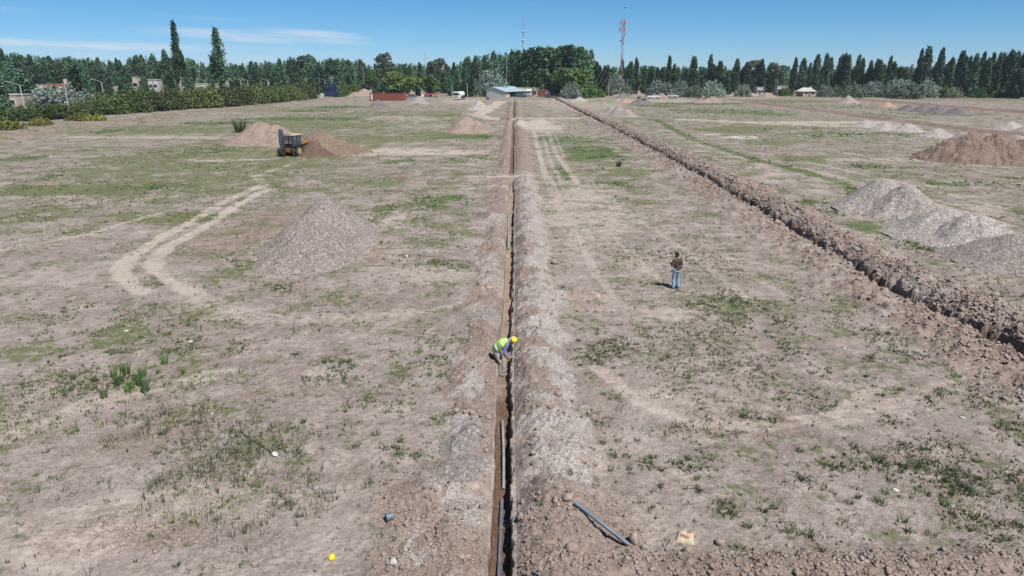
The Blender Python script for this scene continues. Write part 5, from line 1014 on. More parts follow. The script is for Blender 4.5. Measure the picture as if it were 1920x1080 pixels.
def truck():
    p = at(857, 187.5); t = thing('truck', 'white tanker truck facing the field by the fence', 'truck', (p.x, p.y, gz(p.x, p.y)), R(-93 - 12))
    # local +x is the front
    MB().prism([(-.9, .55), (.95, .55), (1.05, 1.3), (.95, 2.0), (.75, 3.0), (-.9, 3.05)], -1.2, 1.2).build('cab', M['white_paint'], t, .1); MB().prism([(.99, 1.75), (1.04, 1.75), (.84, 2.7), (.79, 2.7)], -1.05, 1.05).build('windscreen', M['dark_glass'], t); MB().box((1.06, 0, 1.15), (.06, 1.5, .4)).build('grille', M['black_steel'], t); MB().box((1.0, 0, .6), (.25, 2.4, .35)).build('bumper', M['white_paint'], t, .05)
    for s in (-1, 1): MB().box((1.04, s * .95, .95), (.08, .35, .2)).build('headlight', M['grey_metal'], t); MB().box((.85, s * 1.38, 2.1), (.1, .22, .5)).build('mirror', M['black_steel'], t); wheel(t, .2, s * 1.0, .5, .32); wheel(t, -4.6, s * 1.0, .5, .5); wheel(t, -5.8, s * 1.0, .5, .5)
    MB().box((-3.6, 0, .8), (5.6, 1.1, .3)).build('chassis', M['black_steel'], t); MB().tube([(-6.8, 0, 2.05), (-6.6, 0, 2.05), (-1.5, 0, 2.05), (-1.3, 0, 2.05)], [.7, 1.05, 1.05, .7], 18).build('tank', M['white_paint'], t, smooth=True)
truck()
def truck_cab_back():
    p = atY(991, 181, 304); t = thing('truck', 'white box truck parked between the site cabin and the low building', 'truck', (p.x, 304, 0), R(-90))
    MB().prism([(-.9, .6), (.95, .6), (1.0, 1.5), (.75, 2.75), (-.9, 2.8)], -1.1, 1.1).build('cab', M['white_paint'], t, .08); MB().prism([(.98, 1.55), (1.02, 1.55), (.82, 2.4), (.78, 2.4)], -.95, .95).build('windscreen', M['dark_glass'], t); MB().box((1.0, 0, .85), (.1, 1.4, .4)).build('grille', M['black_steel'], t)
    for s in (-1, 1): wheel(t, .1, s * .92, .45, .3); wheel(t, -3.4, s * .92, .45, .4)
    MB().box((-2.9, 0, 2.0), (3.8, 2.2, 2.2)).build('cargo_box', M['white_paint'], t, .04)
truck_cab_back()
def trailer():
    Y = 303; p = atY(1107, 181, Y); t = thing('tipper_trailer', 'white tipper trailer under the trees by the willow', 'trailer', (p.x, Y, 0), .1)
    MB().prism([(-1.9, 1.0), (1.8, 1.0), (1.9, 2.0), (-1.4, 2.0)], -1.1, 1.1).build('tub', M['white_paint'], t, .04); MB().box((0, 0, .8), (4.6, 1, .22)).build('chassis', M['black_steel'], t); MB().box((3.2, .2, .7), (1.6, 1.4, .8)).build('drawbar_box', M['black_steel'], t)
    for q in (-.6, .6):
        for s in (-1, 1): wheel(t, q, s * .95, .42, .26)
trailer()
# ------------------------------------------------------------------ backhoe loader
def digger():
    p = at(545, 294); t = thing('backhoe_loader', 'yellow and black backhoe loader seen from behind with its boom folded up', 'digger', (p.x, p.y + 1.2, gz(p.x, p.y + 1)), R(90 - 26)); t.scale = (.93, .93, .93)
    # local +x is forward, rear axle at the origin
    MB().prism([(-.75, .75), (2.9, .75), (2.9, 1.05), (-.75, 1.05)], -.42, .42).build('chassis', M['digger_yellow'], t, .03)
    MB().prism([(1.05, 1.0), (3.1, 1.0), (3.1, 1.75), (2.9, 1.86), (1.05, 1.98)], -.5, .5).build('hood', M['digger_yellow'], t, .06); MB().box((3.12, 0, 1.35), (.06, .8, .6)).build('grille', M['black_steel'], t)
    MB().tube([(1.7, .3, 1.9), (1.7, .3, 2.6)], .05, 6).build('exhaust', M['black_steel'], t)
    cab = MB()
    for x, y in ((-.75, .74), (-.75, -.74), (.95, .66), (.95, -.66), (.15, .76), (.15, -.76)): cab.box((x, y, 2.0), (.11, .09, 1.6))
    cab.box((.1, 0, 1.22), (1.8, 1.55, .14)); cab.box((-.75, 0, 1.45), (.08, 1.45, .1)); cab.box((.95, 0, 1.75), (.08, 1.3, .1)); cab.build('cab_frame', M['black_steel'], t)
    MB().box((.1, 0, 2.87), (2.15, 1.75, .15)).build('cab_roof', M['cab_cream'], t, .05)
    for s in (-1, 1): MB().box((.1, s * .74, 2.15), (1.55, .03, 1.2)).build('window', M['clear_glass'], t)
    MB().box((.95, 0, 2.25), (.03, 1.2, .9)).build('windscreen', M['clear_glass'], t); MB().box((-.76, 0, 2.45), (.03, 1.35, .65)).build('rear_window', M['clear_glass'], t)
    MB().box((-.05, 0, 1.55), (.5, .5, .14)).box((.2, 0, 1.9), (.14, .48, .75)).build('seat', M['black_rubber'], t)
    for s in (-1, 1):
        w = wheel(t, 0, s * .95, .72, .46, 'rim_yellow'); tr = MB()
        for k in range(16): a = 2 * math.pi * k / 16; tr.box((.72 * math.cos(a), s * .95 + .1 * (1 if k % 2 else -1), .72 + .72 * math.sin(a)), (.09, .24, .12), 0, 0, -a)
        tr.build('tread', M['black_rubber'], w); wheel(t, 2.35, s * .85, .46, .34, 'white_paint')
        MB().prism([(-.75, 1.42), (-.45, 1.58), (.4, 1.58), (.85, 1.25), (.85, 1.15), (.35, 1.48), (-.45, 1.48), (-.75, 1.3)], s * .95 - .26, s * .95 + .26).build('fender', M['black_steel'], t, .02)
        MB().tube([(1.1, s * .62, 1.55), (2.3, s * .62, 1.75), (3.9, s * .55, 1.25)], [.11, .12, .1], 6).build('loader_arm', M['digger_yellow'], t); MB().tube([(1.5, s * .5, 1.0), (2.9, s * .56, 1.5)], .06, 6).build('hydraulic_ram', M['steel_blue'], t)
        MB().box((-1.05, s * .95, .72), (.22, .22, 1.15), 0, s * .25).box((-1.05, s * 1.15, .12), (.4, .45, .08)).build('stabilizer', M['black_steel'], t)
    MB().prism([(3.75, .95), (4.55, .62), (4.75, .75), (4.5, 1.1), (4.35, 1.7), (3.95, 1.72), (3.75, 1.5)], -1.12, 1.12).build('loader_bucket', M['digger_yellow'], t, .03); MB().box((4.05, 0, 1.76), (.5, 2.2, .06)).build('bucket_edge', M['cab_cream'], t)
    MB().box((-.92, 0, .85), (.22, 2.0, .5)).build('rear_frame', M['digger_yellow'], t, .03); MB().box((-1.15, .55, .9), (.35, .5, .8)).build('swing_post', M['black_steel'], t, .03)
    MB().box((-1.06, -.35, .62), (.08, .22, .14)).build('taillight', M['tail_red'], t)
    # boom slid to the side and folded upright
    MB().prism([(-1.35, .9), (-1.05, .9), (-.98, 2.6), (-1.12, 3.55), (-1.34, 3.62), (-1.36, 2.4)], .44, .66).build('boom', M['steel_blue'], t, .03); MB().prism([(-1.7, 3.72), (-1.42, 3.75), (-1.36, 2.9), (-1.52, 1.05), (-1.72, 1.05), (-1.8, 2.8)], .46, .64).build('dipper_arm', M['steel_blue'], t, .03); MB().tube([(-1.18, .72, 1.2), (-1.2, .72, 3.2)], .06, 6).tube([(-1.62, .74, 3.4), (-1.66, .74, 1.6)], .055, 6).build('hydraulic_ram', M['grey_metal'], t)
    MB().prism([(-1.5, 1.15), (-1.85, 1.2), (-2.1, .85), (-2.0, .4), (-1.6, .2), (-1.35, .32), (-1.4, .75)], .2, .9).build('bucket', M['black_steel'], t, .02)
    for s in (-1, 1): MB().box((1.15, s * .78, .95), (.5, .12, .06)).box((1.15, s * .8, .6), (.45, .12, .06)).build('step', M['black_steel'], t)
    MB().tube([(-1.0, .5, 1.0), (-1.3, .7, 1.5), (-1.15, .72, 2.2)], .03, 6).tube([(-1.0, .4, 1.0), (-1.35, .38, 1.7), (-1.3, .42, 2.6)], .03, 6).build('hose', M['black_steel'], t)
    MB().tube([(.55, 0, 1.3), (.42, 0, 1.85)], .04, 6).tube([(.42 + .17 * math.cos(k * .524), .17 * math.sin(k * .524), 1.87) for k in range(13)], .02, 5).build('steering_wheel', M['black_rubber'], t)
    for y in (-.6, -.2, .2, .6): MB().box((-.8, y, 2.98), (.14, .2, .12)).build('work_light', M['black_steel'], t)
digger()
# ------------------------------------------------------------------ people
paint('skin', (.36, .21, .14), .6, .1, .3, dirt=0); paint('hair', (.02, .017, .015), .8, .2, .3, dirt=0); paint('brown_cloth', (.105, .068, .062), .95, .2, .1, scale=6, dirt=.08); paint('denim', (.27, .40, .53), .95, .25, .1, scale=5, dirt=.08); paint('shoe_brown', (.11, .075, .06), .8, .2, .2); paint('blue_cloth', (.20, .21, .33), .95, .2, .1, scale=6, dirt=.08); paint('khaki_cloth', (.34, .315, .27), .95, .2, .1, scale=6, dirt=.2); paint('vest_lime', (.45, .70, .20), .8, .1, .2, scale=5, dirt=.04); paint('vest_band', (.20, .25, .24), .5, .1, .4, dirt=0); paint('helmet_yellow', (.85, .68, .03), .35, .08, .5, dirt=.05); paint('cap_grey', (.30, .31, .28), .9, .1, .1); paint('shoe_grey', (.25, .24, .23), .9, .2, .2); paint('black_cloth', (.022, .02, .02), .9, .2, .2, dirt=0)
def solid(name, mb, voxel, material, parent, extra=None, sm=4):
    """overlapping tubes and balls fused into one continuous skin"""
    me = bpy.data.meshes.new(name); me.from_pydata(mb.v, [], mb.f); o = bpy.data.objects.new(name, me); COL.objects.link(o)
    r = o.modifiers.new('fuse', 'REMESH'); r.mode = 'VOXEL'; r.voxel_size = voxel
    s = o.modifiers.new('soft', 'SMOOTH'); s.iterations = sm; s.factor = .5
    ev = o.evaluated_get(bpy.context.evaluated_depsgraph_get()); m2 = bpy.data.meshes.new_from_object(ev); bpy.data.objects.remove(o); bpy.data.meshes.remove(me)
    if extra is not None:
        v = [x.co[:] for x in m2.vertices] + extra.v; k = len(m2.vertices); f = [tuple(p.vertices) for p in m2.polygons] + [tuple(i + k for i in q) for q in extra.f]
        m2 = bpy.data.meshes.new(name); m2.from_pydata(v, [], f)
    m2.name = name; m2.materials.clear(); m2.materials.append(material); m2.polygons.foreach_set('use_smooth', np.ones(len(m2.polygons), bool)); m2.update()
    n = bpy.data.objects.new(name, m2); COL.objects.link(n); n.parent = parent; return n
def limb(m, pts, rad):
    m.tube(pts, rad, 12)
    for p, r in zip(pts, rad): m.ball(p, r, 12, 8)
    return m
def hand(ex, palm, wrist, aim, side, curl=.9):
    """palm, four fingers of different length bent at two knuckles, and a thumb off the side of the palm"""
    w, a, s = Vector(wrist), Vector(aim).normalized(), Vector(side).normalized(); n = a.cross(s).normalized()
    limb(palm, [w, w + a * .085], [.026, .036]); limb(palm, [w + a * .045 + s * .022, w + a * .08 + s * .026], [.022, .018]); limb(palm, [w + a * .045 - s * .022, w + a * .08 - s * .026], [.022, .018])
    for k, (off, L) in enumerate(((.030, .066), (.010, .075), (-.010, .070), (-.029, .054))):
        b = w + a * .085 + s * off; p1 = b + (a * math.cos(curl * .5) + n * math.sin(curl * .5)) * L * .5; p2 = p1 + (a * math.cos(curl) + n * math.sin(curl)) * L * .32; p3 = p2 + (a * math.cos(curl * 1.5) + n * math.sin(curl * 1.5)) * L * .25
        ex.tube([b - a * .015, b, p1, p2, p3], [.0095, .0095, .0088, .008, .0055], 8)
    b = w + a * .03 + s * .034; ex.tube([b - s * .015, b + (a + s).normalized() * .028, b + (a * .9 + s * .4 + n * .5).normalized() * .058], [.012, .0105, .0075], 8)
def head(m, c, f, u, r=.1):
    """skull, jaw, nose, ears; f: where the face looks, u: crown"""
    c, f, u = Vector(c), Vector(f).normalized(), Vector(u).normalized(); s = f.cross(u)
    limb(m, [c - f * .015 + u * .025, c + f * .01 + u * .02], [r, r * .97]); limb(m, [c + f * .03 - u * .03, c + f * .045 - u * .075], [r * .72, r * .5]); limb(m, [c + f * .095 + u * .012, c + f * .118 - u * .022], [.012, .017])
    for k in (-1, 1): limb(m, [c + s * k * r * .97 + u * .02, c + s * k * r * 1.0 - u * .02], [.018, .013])
def face(parent, c, f, u):
    c, f, u = Vector(c), Vector(f).normalized(), Vector(u).normalized(); s = f.cross(u); e = MB(); q = MB()
    for k in (-1, 1): e.ball(c + f * .094 + s * k * .034 + u * .018, .011, 8, 6); q.tube([c + f * .100 + s * k * .018 + u * .040, c + f * .094 + s * k * .052 + u * .040], .006, 6)
    e.build('eyes', M['hair'], parent, smooth=True); q.build('eyebrows', M['hair'], parent, smooth=True); MB().tube([c + f * .089 - u * .055 - s * .024, c + f * .098 - u * .055, c + f * .089 - u * .055 + s * .024], [.004, .008, .004], 6).build('mouth', M['tail_red'], parent, smooth=True)
def standing_man():
    p = at(1266, 541); z = gz(p.x, p.y); t = thing('person', 'person in brown shirt and light jeans standing with back turned, looking at a phone', 'person', (p.x, p.y, z - .01), R(90 + 24)); t.scale = (1.03, 1.03, 1.03)
    b, ex = MB(), MB(); L, Rr = 1, -1
    hipz, sh = .92, 1.44
    limb(b, [(-.01, 0, hipz + .02), (0, 0, 1.15), (.0, 0, 1.36)], [.125, .115, .135]); limb(b, [(0, -.13, 1.42), (0, .13, 1.42)], [.065, .065]); limb(b, [(0, 0, 1.42), (.035, 0, 1.55)], [.06, .055])
    hc, hf, hu = (.065, 0, 1.635), (.90, .1, -.42), (.42, 0, .9); head(b, hc, hf, hu)
    for s in (1, -1):
        limb(b, [(0, .09 * s, hipz), (.03, .115 * s, .50), (-.01, .14 * s, .10)], [.08, .055, .038]); limb(b, [(-.02, .14 * s, .06), (.13, (.15 + .02 * s) * s, .045)], [.04, .035])
    arms = {1: [(0, .195, sh), (.0, .285, 1.17), (.20, .27, 1.30)], -1: [(0, -.195, sh), (.02, -.29, 1.17), (.24, -.12, 1.24)]}
    for s, a in arms.items():
        limb(b, a, [.05, .04, .028]); d = Vector((.09, -.05 * s, .07)).normalized(); hand(ex, b, Vector(a[2]), d, Vector((.2, .5 * s, .3)), 1.0)
    body = solid('body', b, .011, M['skin'], t, ex); face(body, hc, hf, hu)
    c = MB(); limb(c, [(-.005, -.05, .90), (-.005, .05, .90)], [.135, .135]); limb(c, [(-.01, 0, .98), (0, 0, 1.15), (.0, 0, 1.34)], [.148, .142, .165])
    limb(c, [(0, -.15, 1.40), (0, .15, 1.40)], [.088, .088]); limb(c, [(0, -.08, 1.2), (0, -.08, 1.36)], [.12, .125]); limb(c, [(0, .08, 1.2), (0, .08, 1.36)], [.12, .125])
    for s, a in arms.items(): limb(c, [a[0], a[1], Vector(a[1]).lerp(Vector(a[2]), .72)], [.076, .066, .052])
    for k in range(5): limb(c, [(-.13, -.12 + .02 * k, .98 + .05 * k), (-.12, .1 - .03 * k, .94 + .06 * k)], [.022, .022])
    solid('shirt', c, .013, M['brown_cloth'], t)
    c = MB()
    for s in (1, -1): limb(c, [(-.005, .085 * s, .93), (.01, .105 * s, .70), (.028, .118 * s, .50), (.0, .138 * s, .26), (-.012, .142 * s, .10)], [.112, .098, .082, .078, .082])
    limb(c, [(-.01, -.05, .93), (-.01, .05, .93)], [.125, .125]); limb(c, [(-.06, -.07, .88), (-.06, .07, .88)], [.09, .09])
    for k in range(4): limb(c, [(-.05, .2 - .02 * k, .36 - .07 * k), (.0, .07, .33 - .07 * k)], [.03, .03])
    solid('jeans', c, .013, M['denim'], t)
    for s in (1, -1):
        c = MB(); limb(c, [(-.05, .14 * s, .055), (.06, .15 * s, .05), (.18, .165 * s, .04)], [.052, .052, .042]); solid('shoe', c, .012, M['shoe_brown'], t)
    c = MB(); h0, hff, huu = Vector(hc), Vector(hf).normalized(), Vector(hu).normalized()
    limb(c, [h0 - hff * .03 + huu * .05, h0 + hff * .012 + huu * .062], [.104, .094]); limb(c, [h0 - hff * .055 + huu * .0, h0 - hff * .05 - huu * .035], [.082, .062]); solid('hair', c, .012, M['hair'], body)
    MB().tube([(.02, .07, 1.50), (-.07, .045, 1.485), (-.168, -.03, 1.36), (-.185, -.12, 1.22), (-.13, -.19, 1.10), (.0, -.215, 1.06)], .026, 8, True, .45).build('bag_strap', M['black_cloth'], t, smooth=True)
    c = MB(); limb(c, [(.02, -.225, 1.0), (.1, -.2, .98)], [.07, .07]); solid('shoulder_bag', c, .014, M['black_cloth'], t)
    m = Matrix.Rotation(R(90 + 24), 4, 'Z'); q = m @ (Vector((.29, .19, 1.395)) * 1.03)
    tag(MB().box((0, 0, 0), (.012, .075, .155), 0, 0, -.7).build('phone', M['black_steel'], None, .004, loc=(p.x + q.x, p.y + q.y, z + q.z - .01)), 'small dark phone held by the standing person in brown', 'phone').rotation_euler.z = R(114)
standing_man()
def worker():
    p = at(938, 701, -.45); zf = gz(p.x, p.y); t = thing('person', 'person in a yellow helmet and lime vest bending down inside the trench', 'person', (p.x, p.y, zf + .0), R(-6)); t.scale = (1.03, 1.03, 1.07)
    b, ex = MB(), MB(); hx, hz, sx, sz = -.17, .92, .26, 1.20
    limb(b, [(hx, 0, hz + .03), (-.06, 0, 1.06), (.11, 0, 1.20), (.21, 0, 1.23)], [.12, .115, .13, .12]); limb(b, [(sx, -.13, sz), (sx, .13, sz)], [.062, .062]); limb(b, [(.26, 0, 1.23), (.38, 0, 1.27)], [.058, .054])
    hc, hf, hu = (.45, 0, 1.30), (.55, 0, -.83), (.83, 0, .55); head(b, hc, hf, hu)
    for s in (1, -1):
        limb(b, [(hx, .09 * s, hz), (.02, .11 * s, .52), (-.03, .12 * s, .10)], [.082, .055, .038]); limb(b, [(-.04, .12 * s, .06), (.12, .135 * s, .045)], [.04, .035])
    arms = {1: [(sx, .19, sz), (.26, .22, .92), (.34, .06, .71)], -1: [(sx, -.19, sz), (.15, -.25, .93), (.27, -.10, .69)]}
    for s, a in arms.items():
        limb(b, a, [.052, .042, .03]); d = (Vector(a[2]) - Vector(a[1])).normalized(); hand(ex, b, Vector(a[2]), d, Vector((.8, 0, .4)), 1.1)
    body = solid('body', b, .011, M['skin'], t, ex); face(body, hc, hf, hu)
    c = MB(); limb(c, [(hx + .0, 0, hz + .05), (-.06, 0, 1.06), (.11, 0, 1.19), (.22, 0, 1.22)], [.145, .14, .15, .135]); limb(c, [(sx, -.14, sz), (sx, .14, sz)], [.085, .085])
    for s, a in arms.items(): limb(c, [a[0], a[1], Vector(a[1]).lerp(Vector(a[2]), .85)], [.078, .066, .05])
    solid('shirt', c, .013, M['blue_cloth'], t)
    c = MB(); limb(c, [(-.15, 0, .99), (-.06, 0, 1.07), (.09, 0, 1.19), (.19, 0, 1.225)], [.160, .160, .168, .150]); limb(c, [(.09, -.07, 1.17), (.09, .07, 1.17)], [.155, .155]); limb(c, [(-.10, -.06, 1.02), (-.10, .06, 1.02)], [.148, .148]); v = solid('vest', c, .013, M['vest_lime'], t)
    ax = Vector((.26, 0, .17)).normalized()
    for q in (-.115, .03):                                         # reflective bands round the vest
        o = Vector((-.02, 0, 1.08)) + ax * q; n2 = Vector((-ax.z, 0, ax.x)); ring = []
        for k in range(25):
            a = 2 * math.pi * k / 24; ring.append(o + n2 * math.cos(a) * .172 + Vector((0, 1, 0)) * math.sin(a) * .222)
        MB().tube(ring, .024, 6, False, .5).build('reflective_band', M['vest_band'], v, smooth=True)
    c = MB()
    for s in (1, -1): limb(c, [(hx + .01, .085 * s, hz + .02), (-.075, .10 * s, .72), (.015, .112 * s, .52), (.0, .118 * s, .32), (-.03, .12 * s, .10)], [.118, .102, .086, .078, .076])
    limb(c, [(hx, -.05, hz + .02), (hx, .05, hz + .02)], [.128, .128]); limb(c, [(-.02, -.2, .62), (.04, -.19, .50)], [.03, .03]); solid('trousers', c, .013, M['khaki_cloth'], t)
    for s in (1, -1):
        c = MB(); limb(c, [(-.07, .12 * s, .06), (.05, .13 * s, .055), (.17, .14 * s, .045)], [.055, .054, .045]); solid('shoe', c, .012, M['shoe_grey'], t)
    h0, hff, huu = Vector(hc), Vector(hf).normalized(), Vector(hu).normalized()
    c = MB(); limb(c, [h0 - hff * .01 + huu * .055, h0 + hff * .012 + huu * .060], [.112, .11]); hm = solid('helmet', c, .012, M['helmet_yellow'], t)
    MB().tube([h0 + huu * .03, h0 + huu * .045], [.138, .12], 18).build('brim', M['helmet_yellow'], hm, smooth=True)
    c = MB(); limb(c, [h0 - hff * .06 - huu * .0, h0 - hff * .05 - huu * .09], [.088, .095]); solid('neck_flap', c, .012, M['cap_grey'], t)
    m = Matrix.Rotation(R(-6), 4, 'Z'); q = m @ Vector((.38, -.02, .64)); tl = thing('pipe_cutter', 'small dark hand tool gripped by the worker in the trench', 'tool', (p.x + q.x, p.y + q.y, zf + q.z)); MB().tube([(-.10, -.05, .0), (.1, .04, .05)], .018, 8).tube([(-.08, .06, .02), (.1, .04, .05)], .016, 8).build('handle', M['black_steel'], tl); MB().box((.14, .05, .05), (.11, .05, .07)).build('jaw', M['grey_metal'], tl, .01)
worker()
# ------------------------------------------------------------------ pipes and small things on the ground
def pipe(name, label, a, b, r, mat_, bend=.0):
    a, b = Vector(a), Vector(b); t = thing(name, label, 'pipe', a); d = b - a; mid = d * .5 + Vector((bend, 0, 0)); n = d.normalized(); m = MB()
    m.tube([(0, 0, 0), d * .25 + Vector((bend * .7, 0, 0)), mid, d * .75 + Vector((bend * .7, 0, 0)), d], r, 16, False); m.build('wall', M[mat_], t, smooth=True)
    MB().hollow(Vector((0, 0, 0)) - n * .004, n * .10, r * 1.09, r * .88, 18).build('socket', M[mat_], t); MB().tube([n * .02, n * .03], r * .9, 14).build('bore_shade_disc', M['painted_bore_shade'], t); MB().tube([d - n * .012, d - n * .006], r * .97, 14).build('bore_shade_disc', M['painted_bore_shade'], t); return t  # dark discs just inside both ends paint the shade of the hollow
def onfloor(px, py, r, z=-TRENCH_D):
    p = at(px, py, z + r); p.z = gz(p.x, p.y) + r + .012; return p
pipe('drain_pipe', 'dusty pale grey pipe on the trench floor, half buried at one end', onfloor(944, 918, .05), onfloor(942, 794, .05), .043, 'pvc_dusty', .02)
pipe('drain_pipe', 'blue grey pipe on the trench floor running under the lower picture edge', onfloor(941, 938, .055), onfloor(934, 1110, .055), .045, 'pvc_grey', .0)
pipe('drain_pipe', 'thin greenish pipe far along the sandy trench floor', onfloor(953, 472, .05), onfloor(953, 392, .05), .05, 'pvc_green', .0)
a_, b_ = at(1077, 967, .30), at(1179, 1016, .16); a_.z = gz(a_.x, a_.y) + .085; b_.z = gz(b_.x, b_.y) + .055
pipe('drain_pipe', 'short blue grey pipe lying loose on the cloddy spoil', a_, b_, .048, 'pvc_grey', .0)
def pile_of_soil(px, py, r, h, label):
    p = at(px, py, -TRENCH_D); heap('soil_mound', label, 'soil pile', [(p.x, p.y, r, h)], 'pink_soil', .03, .02, clod=.05, seed=77)
def stone(px, py, r, label, z=None, mat_='stone', name='clod_rock', cat='rock', sq=(1, 1, .75)):
    V, F = _ico(2); n = 1 + .34 * fbm(V[:, 0] * 1.7 + px, V[:, 1] * 1.7 + V[:, 2] * 1.3 + py, 3, 5) + .22 * fbm(V[:, 0] * 5 + V[:, 2] * 4, V[:, 1] * 5 + px, 2, 7)
    p = at(px, py, .1 if z is None else z); g = gz(p.x, p.y); o = mesh_np(name, V * n[:, None] * r * np.array(sq), F, M[mat_], loc=(p.x, p.y, g + r * sq[2] * .55)); o.rotation_euler.z = px; return tag(o, label, cat)
stone(1064, 974, .13, 'brown earth lump at the upper end of the loose pipe'); stone(1188, 1013, .15, 'upright earth lump at the lower end of the loose pipe', sq=(.8, 1, 1.1)); stone(1292, 1034, .12, 'broken clod in front of the paper sack'); stone(1350, 1014, .12, 'rounded stone with a weed at its foot beside the pale stain'); stone(1000, 852, .09, 'small lump casting a dark shadow on the gravel bank', .4); stone(1046, 738, .13, 'dark lump on the crest of the trench spoil', .4); stone(1072, 1050, .15, 'large cracked clod in the rubble near the lower picture edge')
for q, (px, py, r) in enumerate(((856, 770, .10), (885, 775, .10), (899, 772, .08), (916, 783, .10), (872, 772, .08))): stone(px, py, r, 'brown earth clod in the short row on the spoil beside the trench', .2)['group'] = 'clods in a short row beside the trench'
stone(1040, 492, .22, 'dark clod rolled off the gravel bank beside the weeds'); stone(478, 1053, .09, 'small reddish stone on smooth soil', mat_='stone'); stone(740, 1062, .12, 'grey flat stone near the lower picture edge', mat_='concrete', sq=(1, 1, .4)); stone(877, 1052, .09, 'pale stone on the spoil beside the trench near the lower edge')
paint('pale_stone', (.60, .57, .53), .9, .25, .1, scale=9, dirt=.4)
for px, py, r, lab in ((1583, 649, .10, 'round white stone among sparse weeds'), (1806, 779, .12, 'white stone on bare soil near the second trench'), (1250, 739, .11, 'bright white scrap on the tyre worn soil'), (1442, 797, .08, 'little white stone by the arc of tyre marks'), (331, 631, .08, 'white chip beside the dry twigs'), (236, 616, .15, 'flat pale stone by the olive grass'), (356, 635, .14, 'long pale stone near the bright weeds'), (229, 718, .1, 'white pebble inside the bright green clump'), (1680, 914, .13, 'flat whitish scrap between weeds'), (1122, 225, .35, 'white block on the bank of the second trench'), (1122, 242, .3, 'second white block below the trench bank'), (951, 482, .16, 'white plastic scrap on the sandy trench floor')):
    stone(px, py, r * .62, lab, -.45 if px == 951 else None, 'pale_stone', 'white_stone', 'stone', (1.2, .8, .45))
def coupling():
    p = at(730, 981); t = thing('pipe_coupling', 'short blue grey pipe ring lying on its side on the soil', 'pipe fitting', (p.x, p.y, gz(p.x, p.y) + .092), R(28)); MB().hollow((-.075, 0, 0), (.075, 0, 0), .092, .078, 24).build('ring', M['pvc_grey'], t); MB().hollow((.045, 0, 0), (.08, 0, 0), .099, .079, 24).build('collar', M['pvc_grey'], t)
coupling()
tag(stone(622, 1044, .082, 'crumpled bright yellow ball on the bare soil', None, 'helmet_yellow', 'yellow_ball', 'ball', (1, 1, .95)), cat='ball')
paint('faded_red', (.42, .12, .08), .8, .3, .1, scale=12, dirt=.4); paint('faded_white', (.55, .52, .47), .8, .2, .1, scale=12, dirt=.4)
def sack():
    p = at(1285, 1011); t = thing('paper_sack', 'crumpled cream paper sack with red print lying on the pale stain', 'sack', (p.x, p.y, gz(p.x, p.y)), R(-18))
    nx, ny = 22, 26; X, Y = np.meshgrid(np.linspace(-1, 1, nx), np.linspace(-1, 1, ny)); x, y = X.ravel(), Y.ravel()
    prof = np.sqrt(np.clip((1 - x ** 4) * (1 - y ** 4), 0, 1)); w = .195 * (1 - .12 * y); top = .03 + .085 * prof + .018 * fbm(x * 2.2, y * 2.2, 3, 3) * prof
    T = np.stack([x * w, y * .215, top], 1); B = np.stack([x * w, y * .215, .01 - 0 * top], 1); n = nx * ny
    i = (np.arange(ny - 1)[:, None] * nx + np.arange(nx - 1)[None, :]).ravel(); F = np.stack([i, i + 1, i + nx + 1, i + nx], 1)
    ring = list(range(nx)) + [k * nx + nx - 1 for k in range(1, ny)] + [(ny - 1) * nx + k for k in range(nx - 2, -1, -1)] + [k * nx for k in range(ny - 2, 0, -1)]
    S = [(ring[k], ring[k] + n, ring[(k + 1) % len(ring)] + n, ring[(k + 1) % len(ring)]) for k in range(len(ring))]
    g = NT('sack_paper', .85, .15); g.col(g.mix(g.ss(g.noise(9, 4), .4, .65), (.50, .42, .29), (.42, .36, .27))); g.nrm(g.bump(g.noise(14, 5, .6), .6, .02)); M['sack_paper'] = g.m
    mesh_np('paper', np.concatenate([T, B]), np.concatenate([F, F[:, ::-1] + n, np.array(S)]), g.m, True, t)
    def surf(u, v): k = np.clip(np.argmin((x - u) ** 2 + (y - v) ** 2), 0, n - 1); return (u * .195 * (1 - .12 * v), v * .215, top[k] + .006)
    def patch(nm, cu, cv, ru, rv, mt, inner=0.0):
        N = 16; vs = [surf(cu + ru * math.cos(2 * math.pi * k / N), cv + rv * math.sin(2 * math.pi * k / N)) for k in range(N)]; m = MB()
        if inner: vs2 = [surf(cu + ru * inner * math.cos(2 * math.pi * k / N), cv + rv * inner * math.sin(2 * math.pi * k / N)) for k in range(N)]; m.add(vs + vs2, [(k, (k + 1) % N, N + (k + 1) % N, N + k) for k in range(N)])
        else: m.add(vs + [surf(cu, cv)], [(k, (k + 1) % N, N) for k in range(N)])
        m.build(nm, M[mt], t)
    patch('print', -.25, .25, .38, .3, 'faded_white', .6); patch('print', .1, -.35, .3, .22, 'faded_red', .35); patch('print', -.35, -.2, .28, .2, 'faded_red', .3); patch('print', .45, .62, .3, .18, 'faded_red')
sack()
def shovel():
    a, b = at(453, 797, .35), at(513, 850, .04); a.z = gz(a.x, a.y) + .42; b.z = gz(b.x, b.y) + .05; t = thing('shovel', 'shovel with a thin dark handle leaning over a weed tuft, pale blade down', 'shovel', b); d = a - b
    MB().tube([(0, 0, 0), d * .5, d], [.017, .016, .015], 8).build('handle', M['wood_post'], t); n = -d.normalized(); s = n.cross(Vector((0, 0, 1))).normalized(); u = s.cross(n)
    P = [s * -.07, s * .07, s * .075 + n * .13, n * .2, s * -.075 + n * .13]; P = [q + u * (.02 if k in (2, 3, 4) else .03) for k, q in enumerate(P)]; MB().add(P + [q - u * .012 for q in P], [(0, 1, 2, 3, 4), (9, 8, 7, 6, 5)] + [(k, (k + 1) % 5, (k + 1) % 5 + 5, k + 5) for k in range(5)]).build('blade', M['pale_stone'], t)
shovel()
